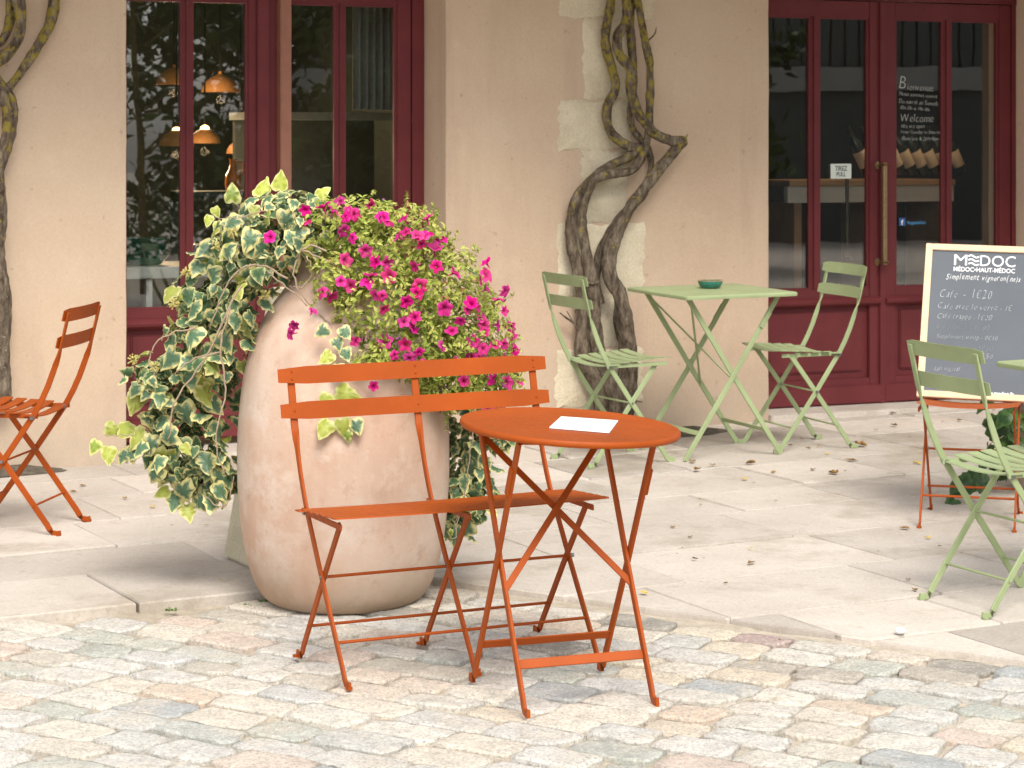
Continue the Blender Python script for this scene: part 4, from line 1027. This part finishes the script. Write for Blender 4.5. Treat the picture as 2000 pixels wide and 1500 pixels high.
M['wilt'] = simple("wilted_petal", (0.22, 0.06, 0.20), 0.7, 0.3, 90)
for i in range(46):                                           # closed buds and wilted heads
    bl = random.choices(pet_blobs, pw)[0]; p, n = bl.surf()
    if n.y > .1 or any(o is not bl and o.inside(p, .92) for o in pet_blobs): continue
    d = (n * .7 + Vector((0, -.3, -.3)) + rv() * .7).normalized(); p = p + n * .012 - ploc; L = ru(.016, .032); b = MB()
    b.tube([p, p + d * L * .5, p + d * L * .85, p + d * L], [.0018, .0032, .0055 if i % 2 else .004, .0012], 6, jit=.15); b.build("flower_bud", M['wilt'] if i % 3 else M['petal'], pet, 180)

# ------------------------------------------------------------------ wisteria trunks on the wall
def rad3(r0, r1, t, rm=.55):
    k = r0 * rm
    return r0 + (k - r0) * min(1, t / .38) if t < .38 else k + (r1 - k) * (t - .38) / .62
def vine(name, label, stems, fn, base_px):
    bx = fn(*base_px, 0); bx.z = ground(bx.y); root = empty(name, bx, 0, tilt=False); tag(root, label, "vine")
    for pts, r0, r1, off in stems:
        P = [fn(p[0], p[1], off + (p[2] if len(p) > 2 else 0)) for p in pts]; P = catmull(P, 7); n = len(P); b = MB(); rs = []
        for i in range(n):
            t = i / (n - 1); rs.append((rad3(r0, r1, t) if r0 > .01 else r0 + (r1 - r0) * t) * (1 + .16 * mnoise.noise(P[i] * 9) + .07 * mnoise.noise(P[i] * 25)))
        b.tube([p - bx for p in P], rs, 18, jit=.03)
        for vi in range(len(b.v)):                            # fluted, knotty surface
            ii, kk = divmod(vi, 18); c_ = P[min(ii, n - 1)] - bx; d_ = Vector(b.v[vi]) - c_
            f_ = 1 + .13 * math.sin(3 * kk / 18 * 6.283 + ii * .22) + .20 * mnoise.noise((c_ + d_ * 1.5) * 28) + .16 * max(0, mnoise.noise((c_ + d_) * 12))
            b.v[vi] = tuple(c_ + d_ * f_)
        b.build("stem", M['bark'], root, smooth=180)
    return root
def onwall(px, py, off):
    u = wu(px, -off); o = WO + wn_ * off + wu_ * u; return Vector((o.x, o.y, CAM_H - (py - HZ) / FPX * o.y))
def z6(L): return [(1040 + x / 1.785, y / 1.785) + ((d,) if d else ()) for x, y, d in [(*p, 0) if len(p) == 2 else p for p in L]]
vine("vine_trunk", "thick twisted vine with yellow lichen climbing the middle wall", [
    (z6([(250,1470),(225,1340),(180,1260),(178,1120),(172,1010),(152,920),(135,830),(137,760),(152,690),(195,635),(270,580),(340,545),(372,520),(345,512),(300,488),(268,445),(260,375),(288,305),(277,240),(256,150),(260,80),(278,-30)]), .038, .022, .07),
    (z6([(315,1470),(330,1330),(337,1230),(320,1130),(302,1030),(266,950),(282,850),(330,740),(385,660),(440,592),(500,522),(525,494),(482,492),(432,470),(394,430),(364,380),(341,305),(338,240),(304,190),(298,130),(330,60),(322,-30)]), .047, .021, .12),
    (z6([(300,1470),(262,1310),(226,1200),(214,1060),(200,960),(184,860),(174,760),(190,680),(222,622),(282,607),(335,600),(372,568),(396,500),(406,430),(411,330),(410,230),(395,160),(380,80),(362,-30)]), .037, .017, .10),
    (z6([(232,1060),(218,1000),(226,930),(243,860),(303,755),(380,690),(414,590),(402,520),(352,455),(340,395),(354,300),(350,200),(340,90),(345,-30)]), .027, .020, .05),
    (z6([(150,1130),(120,1110),(95,1090)]), .006, .003, .06), (z6([(160,1150),(140,1120),(120,1085)]), .005, .002, .07), (z6([(395,150),(425,120),(432,95)]), .005, .002, .1), (z6([(520,495),(535,480),(540,468)]), .006, .003, .13), (z6([(185,985,0),(215,988),(232,980)]), .008, .004, .14)],
    onwall, (1200, 806))
def z1(L): return [(x / 1.388, y / 1.388) for x, y in L]
vine("vine_trunk", "grey twisted vine against the wall at the left edge", [
    (z1([(5,1090),(0,1000),(8,900),(8,800),(-6,700),(4,600),(2,520),(-8,460),(14,400),(30,330),(30,275),(0,235),(-30,200)]), .045, .030, .09),
    (z1([(-40,300),(0,262),(30,228),(62,186),(100,130),(138,60),(148,-20)]), .030, .026, .06), (z1([(-20,170),(15,150),(45,110),(56,50),(46,-20)]), .034, .030, .11), (z1([(-30,120),(5,110),(25,60),(30,-20)]), .03, .026, .05), (z1([(-10,520),(-4,440),(14,380),(20,300),(-6,250)]), .03, .03, .12)],
    onwall, (2, 760))
# planting pits
def pit(label, px, py, rx, ry):
    D = 7631 / (py - 190.6); c = at(px, py, D); c.z = ground(D) + .004; n = 22; b = MB()
    vs = [(rx * math.cos(2*math.pi*k/n) * ru(.85, 1.1), ry * math.sin(2*math.pi*k/n) * ru(.85, 1.1), 0) for k in range(n)] + [(rx * .6 * math.cos(2*math.pi*k/n), ry * .6 * math.sin(2*math.pi*k/n), ru(.012, .03)) for k in range(n)] + [(0, 0, .03)]
    fs = []
    for k in range(n): k2 = (k+1) % n; fs += [(k, k2, n+k2, n+k), (n+k, n+k2, 2*n)]
    b.add(vs, fs); o = b.build("soil_bed", M['soil'], None, 180); o.location = c; o.rotation_euler = (0, 0, WTH); tag(o, kind="structure")
pit("", 1290, 850, .40, .13); pit("", 5, 925, .28, .13)

# ------------------------------------------------------------------ planter at the right edge
pl = empty("stone_planter", (2.33, 9.98, ground(9.98)), 0); tag(pl, "beige planter at the right edge behind the orange chair", "planter")
b = MB(); b.lathe([(0, 0), (.25, 0), (.26, .02), (.30, .36), (.335, .38), (.335, .43), (.30, .43), (.285, .38), (0, .38)], 40); b.build("planter_body", M['planter'], pl, smooth=40)
iv2 = empty("ivy_plant", (2.33, 9.98, ground(9.98) + .40), 0, tilt=False); tag(iv2, "dark green ivy hanging over the planter at the right edge", "ivy"); i2 = Vector(iv2.location)
def blob3(x, y, z, rx, ry, rz):
    o = Blob(0, 0, 1, 1); o.c = Vector((x, y, z)); o.r = Vector((rx, ry, rz)); return o
b2 = [blob3(2.12, 9.85, .40, .20, .20, .14), blob3(2.33, 9.9, .52, .30, .26, .16), blob3(2.05, 9.82, .28, .12, .12, .14)]
for i in range(120):
    bl = random.choice(b2); p, n = bl.surf()
    if n.y > .4: continue
    link("ivy_leaf", random.choice(dark_me), iv2, orient(p - i2, n + Vector((0, -.4, .3)) + rv() * .5, Vector((n.x * .5, 0, -1)) + rv() * .5, ru(.055, .085)))
for (px, py, s, D) in ((1992, 595, 34, 9.75), (1998, 570, 30, 9.75), (1988, 662, 34, 9.75), (2004, 640, 36, 9.75), (2010, 690, 30, 9.8), (1900, 935, 40, 9.6), (1882, 940, 36, 9.6), (1866, 975, 30, 9.6), (1920, 925, 34, 9.6), (1905, 920, 30, 9.62), (1925, 885, 34, 9.62)):
    p = at(px, py, D); link("ivy_leaf", random.choice(dark_me), iv2, orient(p - i2, Vector((ru(-.3, .3), -1, .4)), Vector((-.5, 0, -.8)) + rv() * .4, s * D / FPX * 1.2))
stem_px([(2010, 800, 9.85), (2016, 700, 9.8), (2005, 620, 9.77), (1998, 560, 9.76)], .005, parent=iv2, base=i2, clear=False); stem_px([(1960, 850, 9.72), (1925, 880, 9.65), (1915, 930, 9.62), (1890, 975, 9.6)], .0035, parent=iv2, base=i2, clear=False)

# ------------------------------------------------------------------ litter on the paving
def dead_leaf(seed):
    rs = random.Random(seed); n = 10; b = MB(); ring = []
    for k in range(n): a = 2 * math.pi * k / n; r = .5 * (1 - .35 * abs(math.sin(a))) * rs.uniform(.7, 1.1); ring.append((r * math.cos(a), r * math.sin(a), abs(math.sin(a)) * rs.uniform(.05, .30) + rs.uniform(0, .10)))
    vs = ring + [(0.05, 0, .04)] + [(x, y, z + .03) for x, y, z in ring] + [(0.05, 0, .07)]
    fs = []
    for k in range(n): k2 = (k+1) % n; fs += [(k2, k, n), (n+1+k, n+1+k2, 2*n+1), (k, k2, n+1+k2, n+1+k)]
    b.add(vs, fs); return b
dl_me = [dead_leaf(s).mesh("fallen_leaf", M['dryleaf'], None) for s in range(5)]; yl_me = [dead_leaf(s + 9).mesh("fallen_leaf", M['yelleaf'], None) for s in range(2)]
DL = [(240,225,40),(325,240,32),(262,258,46),(485,232,50),(580,268,26),(498,312,16),(650,155,24),(725,168,30),(770,158,20),(905,218,50),(830,275,54),(745,258,28),(880,262,14),(925,247,14),(945,155,60),(1085,72,36),(590,388,20),(270,380,18),(275,405,18),(625,420,12),(160,498,30),(232,540,26),(198,587,14),(175,610,12),(250,632,28),(290,628,12),(488,648,44),(380,735,24),(1145,720,24),(1170,762,34),(1275,578,18),(1017,600,12),(1130,503,40),(1360,50,30),(1285,55,14),(1080,20,26),(605,963,16),(560,98,16),(700,130,20),(1010,90,24),(1150,120,16),(1250,90,18),(40,340,20)]
YL = [(460,295,34),(805,190,24),(485,587,24),(1180,230,38),(1225,543,34),(985,1190,16),(590,1208,18),(488,1060,14),(35,775,40)]
def place_litter(L, mes, name, label, cat, group, org=(1240, 800), k=2.143):
    for (x, y, s) in L:
        px, py = org[0] + x / k, org[1] + y / k; D = 7631 / (py - 190.6); p = at(px, py, D); cob = D < edge_y(p.x)
        o = link(name, random.choice(mes)); o.location = (p.x, D, (on_cobbles(p.x, D) if cob else ground(D)) + .006); sc = 1.12 * s / k * D / FPX
        o.scale = (sc, sc * ru(.8, 1.2), sc * ru(.5, .9)); o.rotation_euler = (ru(-.1, .1), ru(-.1, .1), ru(0, 6.3)); tag(o, label, cat, group)
place_litter(DL, dl_me, "fallen_leaf", "dry brown leaf lying on the pale ground", "leaf", "dry brown leaves on the ground")
place_litter([(335,242,30),(570,272,30),(945,395,24),(380,215,36),(725,145,36),(785,395,14),(1010,100,20)], dl_me, "fallen_leaf", "dry brown leaf lying on the pale ground", "leaf", "dry brown leaves on the ground", (0, 860), 2.344)
place_litter(YL, yl_me, "fallen_leaf", "small yellow leaf lying on the pale ground", "leaf", "yellow leaves on the ground")
place_litter([(700,312,36),(1010,645,24)], yl_me, "fallen_leaf", "small yellow leaf lying on the pale ground", "leaf", "yellow leaves on the ground", (0, 860), 2.344)
def tuft(px, py, n, s, label):
    D = 7631 / (py - 190.6); p = at(px, py, D); p.z = on_cobbles(p.x, D) + .002; b = MB()
    for i in range(n):
        a = ru(0, 6.28); L = s * ru(.5, 1); d = Vector((math.cos(a), math.sin(a), ru(.4, 1.2))).normalized(); q0 = Vector((ru(-1, 1), ru(-.5, .5), 0)) * s * .8
        w = Vector((-math.sin(a), math.cos(a), 0)) * L * .18; m = q0 + d * L * .6; e = q0 + d * L + Vector((0, 0, -L * .25))
        b.add([q0, m + w, e, m - w, m + Vector((0, 0, L * .05))], [(0, 1, 4), (1, 2, 4), (2, 3, 4), (3, 0, 4)])
    o = b.build("weed_tuft", M['weed'], None, None); o.location = p; tag(o, label, "weed")
tuft(522, 1166, 34, .030, "green weed growing at the foot of the clay jar"); tuft(335, 1182, 26, .026, "green weed growing along the left terrace kerb"); tuft(480, 1172, 12, .022, "tiny green weed at the terrace corner beside the jar")
b = MB(); b.lathe([(0, 0), (.012, .002), (.017, .010), (.013, .019), (0, .022)], 12); o = b.build("pebble", M['card'], None, 180); p = at(1758, 1240, 7631 / (1240 - 190.6)); o.location = (p.x, p.y, ground(p.y) + .002); tag(o, "small white pebble on the paving at the lower right", "pebble")

# ------------------------------------------------------------------ things inside the cafe, seen through the glass
def inw(px, py, d):
    """point on the plane d behind the wall face"""
    u = wu(px, d); o = WO - wn_ * d + wu_ * u; return Vector((o.x, o.y, CAM_H - (py - HZ) / FPX * o.y))
def inside_obj(name, px, py, d, label, cat, group=None):
    o = empty(name, inw(px, py, d), WTH, tilt=False); tag(o, label, cat, group); return o
o = inside_obj("display_table", 240, 523, .75, "white table standing behind the left window", "table")
zf = .10 - o.location.z
b = MB(); b.box((-.25, 0, -.055), (.62, .55, 0), .004); b.build("table_top", M['whitewood'], o)
for x in (-.18, .12, .55): 
    b = MB(); b.box((x, .02, zf + .002), (x + .03, .06, -.056)); b.build("leg", M['whitewood'], o, smooth=None)
def glass_bowl(px, py, d, r, h, n, label):
    o = inside_obj("bowl_stack", px, py, d, label, "bowls")
    for i in range(n):
        b = MB(); b.lathe([(r * .4, i * h * .45), (r * .75, i * h * .45 + h * .35), (r, i * h * .45 + h), (r * .96, i * h * .45 + h), (r * .7, i * h * .45 + h * .38), (0, i * h * .45 + h * .1)], 26, wob=lambda a, z: 1 + .05 * math.sin(7 * a) * (z > h * .5)); b.build("bowl", M['ceramic'], o, smooth=60)
glass_bowl(280, 522, .95, .125, .06, 4, "stack of wavy green bowls on the table in the left window")
glass_bowl(420, 522, 1.15, .17, .06, 3, "stack of green bowls seen through the second pane of the left window")
def lamp_light(parent, loc, watts):
    l = bpy.data.lights.new("bulb_light", 'POINT'); l.energy = watts; l.color = (1.0, 0.66, 0.36); l.shadow_soft_size = .025
    lo = bpy.data.objects.new("bulb_light", l); COL.objects.link(lo); lo.parent = parent; lo.location = loc
def pendant(px, py, d, r, label, watts=7.0):
    o = inside_obj("pendant_lamp", px, py, d, label, "lamp", "pendant lamps behind the left window"); b = MB()
    b.lathe([(r, 0), (r * .95, r * .28), (r * .72, r * .62), (r * .30, r * .88), (r * .10, r * .95), (r * .08, r * 1.1), (0, r * 1.1)], 30); b.lathe([(r * .97, 0), (r * .9, r * .26), (r * .6, r * .60), (0, r * .8)], 30); b.build("lamp_shade", M['gold'], o, smooth=60)
    b = MB(); b.lathe([(0, .02), (.02, .03), (.03, .06), (.02, .09), (0, .10)], 14); b.build("light_bulb", M['bulb'], o, smooth=180)
    lamp_light(o, (0, 0, -.045), watts)
    b = MB(); b.tube([(0, 0, r), (0, 0, max(2.9 - o.location.z, r + .05))], .004, 6); b.build("cord", M['rubber'], o)
pendant(345, 285, 1.6, .09, "gold pendant lamp glowing in the left window pane"); pendant(400, 280, 2.0, .085, "gold pendant lamp beside the window muntin"); pendant(470, 300, 2.4, .08, "gold pendant lamp deepest in the left window")
pendant(340, 165, 2.6, .10, "high gold pendant lamp in the left pane"); pendant(430, 180, 3.0, .11, "high gold pendant lamp in the second pane")
o = inside_obj("amber_jug", 455, 372, 1.3, "amber glass jug standing on a shelf behind the second pane", "jug"); b = MB()
b.lathe([(0, 0), (.035, 0), (.042, .03), (.038, .08), (.02, .11), (.016, .15), (.022, .16), (.018, .16), (0, .15)], 24); b.build("jug_body", M['amber'], o, smooth=60)
b = MB(); b.tube(catmull([(.02, 0, .145), (.05, 0, .14), (.055, 0, .10), (.037, 0, .07)], 5), .005, 8); b.build("handle", M['amber'], o)
o = inside_obj("wall_shelf", 385, 374, 1.25, "dark shelf behind the second window pane", "shelf"); b = MB(); b.box((-.05, 0, -.03), (.42, .3, -.001)); b.build("board", M['room'], o, smooth=None)
b = MB(); b.box((-.05, .27, zf if False else -.9), (-.02, .3, -.031)); b.box((.39, .27, -.9), (.42, .3, -.031)); b.build("support", M['room'], o, smooth=None)
pendant(1760, -20, 1.35, .13, "added pendant lamp out of view, lighting the wine counter", 22.0)  # extra lamp above the door head, added to light the bottles
# dresser behind the right-hand panes
o = inside_obj("dresser", 570, 640, 1.9, "dim dresser with an open shelf behind the right-hand window panes", "dresser"); b = MB(); z0 = .10 - o.location.z + .002
b.box((-.2, 0, z0), (.62, .4, z0 + .62)); b.box((-.2, .36, z0 + .62), (.62, .4, 1.15)); b.build("carcass", M['room'], o, smooth=None)
b = MB(); b.box((-.22, -.01, 1.12), (.64, .4, 1.16)); b.build("shelf", M['curtain'], o, smooth=None); b = MB(); b.box((-.02, -.012, z0 + .66), (.50, .012, z0 + 1.05)); b.build("picture_panel", M['oak'], o, smooth=None)
o = inside_obj("curtain", 690, 215, .9, "grey gathered curtain behind the right-hand window pane", "curtain"); b = MB(); vs = []; fs = []; n = 60
for i in range(n + 1):
    x = .34 * i / n; y = .025 * math.sin(i * .9); vs += [(x, y, 0), (x, y, 1.05), (x, y + .004, 0), (x, y + .004, 1.05)]
for i in range(n): a = i * 4; fs += [(a, a+4, a+5, a+1), (a+3, a+7, a+6, a+2), (a, a+2, a+6, a+4), (a+1, a+5, a+7, a+3)]
b.add(vs, fs); b.build("cloth", M['curtain'], o, 180)
# wine rack behind the door
o = inside_obj("wine_counter", 1600, 352, 1.5, "wooden counter carrying tilted wine bottles behind the door", "counter"); zc = .10 - o.location.z + .002
b = MB(); b.box((-.2, 0, -.035), (.95, .45, 0), .003); b.build("counter_top", M['oak'], o)
b = MB(); b.box((-.2, .02, -.13), (.95, .06, -.036)); b.build("apron", M['whitewood'], o, smooth=None)
for x in (-.15, .42, .88): b = MB(); b.box((x, .03, zc), (x + .05, .42, -.131)); b.build("support", M['oak'], o, smooth=None)
def wine_bottle(px, py, i):
    t = inside_obj("wine_bottle", px, py, 1.62, "dark wine bottle with a pale label leaning on the counter behind the door", "bottle", "wine bottles behind the door")
    t.location.z = o.location.z + .003; mm = Matrix.Rotation(R(-28), 4, 'Y') @ Matrix.Translation((.037, 0, .018))
    b = MB(); b.lathe([(0, 0), (.036, 0), (.038, .004), (.038, .18), (.034, .205), (.018, .235), (.0145, .25), (.0145, .30), (.016, .30), (.016, .312), (0, .312)], 22); b.v = [tuple(mm @ Vector(v)) for v in b.v]; b.build("bottle_body", M['bottle'], t, smooth=50)
    b = MB(); b.lathe([(.0386, .05), (.0388, .051), (.0388, .15), (.0386, .151)], 22); b.v = [tuple(mm @ Vector(v)) for v in b.v]; b.build("paper_label", M['label'], t, smooth=60)
for i, px in enumerate((1690, 1715, 1752, 1775, 1798, 1822, 1848, 1872)): wine_bottle(px, 352, i)

# ------------------------------------------------------------------ what the panes mirror: trees and a clad building behind the camera
def tree(x, y, h, r, label, trunk=.14, nl=2600, droop=.3, low=.35):
    root = empty("garden_tree", (x, y, -.9), 0, tilt=False); tag(root, label, "tree", "trees across the yard"); b = MB(); tips = []
    tp = catmull([(0, 0, 0), (ru(-.1, .1), ru(-.1, .1), h * .3), (ru(-.2, .2), ru(-.2, .2), h * .65), (0, 0, h * .95)], 5); b.tube(tp, [trunk * (1 - .8 * i / (len(tp) - 1)) for i in range(len(tp))], 10)
    for i in range(26):
        z = ru(low, .9) * h; a = ru(0, 6.28); L = r * ru(.6, 1.05) * (1 - .5 * max(0, z / h - .5)); d = Vector((math.cos(a), math.sin(a), ru(.0, .6)))
        p0 = Vector((0, 0, z)); p1 = p0 + d * L * .5; p2 = p0 + d * L + Vector((0, 0, -droop * L)); P = catmull([p0, p1, p2], 4); b.tube(P, [trunk * .25 * (1 - .8 * j / (len(P) - 1)) for j in range(len(P))], 6); tips += P[2:]
    b.build("trunk", M['bark'], root); c = MB()
    for i in range(nl):
        t = random.choice(tips); p = t + rv() * ru(.1, .5) + Vector((0, 0, -droop * ru(0, .8))); m = orient(p, rv() + UP * .5, rv() + Vector((0, 0, -.6)), ru(.15, .30))
        c.add([m @ Vector((v[1] * 1.2, v[0], v[2])) for v in dm], [(0, 1, 2), (0, 2, 3)], [rnd()] * 4)
    c.build("crown", M['leaf_far'], root, None)
for a in ((10.8, 1.6, 8.0, 1.35, "dense dark tree mirrored in the right-hand panes"), (8.9, -1.0, 6.5, 2.0, "drooping tree mirrored in the left window"), (14.5, -5.0, 5.0, 2.4, "smaller tree mirrored at the window's left side"), (7.0, -4.0, 8.0, 2.8, "broad dark tree mirrored in the middle panes"), (4.5, -9.0, 8.5, 3.2, "tall tree behind the camera"), (16.2, 0.2, 5.5, 2.2, "round tree mirrored beside the door")):
    tree(*a[:4], a[4], trunk=.06 if 'droop' in a[4] else .14, nl=9000 if 'dense' in a[4] else 700 if 'droop' in a[4] else 3600, low=.08 if 'dense' in a[4] else .35)
tree(5.4, 7.2, 7.5, 2.5, "unseen leafy tree added right of the picture to shade the terrace", nl=5200, low=.50, droop=.1)  # added out of view to darken the right rear terrace and door
hb = empty("hedge", (12, -6, -.9), R(-35), tilt=False); tag(hb, "clipped hedge across the yard mirrored in the glass", "hedge"); c = MB()
for i in range(5200):
    m = orient(Vector((ru(-14, 14), ru(-.5, .5), ru(0, 1.75 + .25 * math.sin(i)))), rv() + UP * .3, rv(), ru(.10, .18)); c.add([m @ Vector((v[1] * 1.3, v[0], v[2])) for v in dm], [(0, 1, 2), (0, 2, 3)], [rnd()] * 4)
c.build("foliage", M['leaf_far'], hb, None)
wg = empty("clad_building", (27.6, -3.7, -.55), R(-122), tilt=False); tag(wg, "grey clad building across the yard mirrored in the door", "building")
b = MB(); b.box((-10, 0, 0), (10, 5, 3.0)); b.build("lower_wall", M['facade'], wg, smooth=None); b = MB(); b.box((-10.1, -.15, 3.0), (10.1, 5, 3.42)); b.build("fascia", M['facade2'], wg, smooth=None)
for i in range(80): b = MB(); b.box((-10 + i * .25, -.02, 3.43), (-10 + i * .25 + .21, .1, 7.5)); b.build("cladding_board", M['facade'], wg, smooth=None)
b = MB(); b.box((-10, .101, 3.421), (10, 5, 7.49)); b.build("upper_wall", M['facade'], wg, smooth=None)
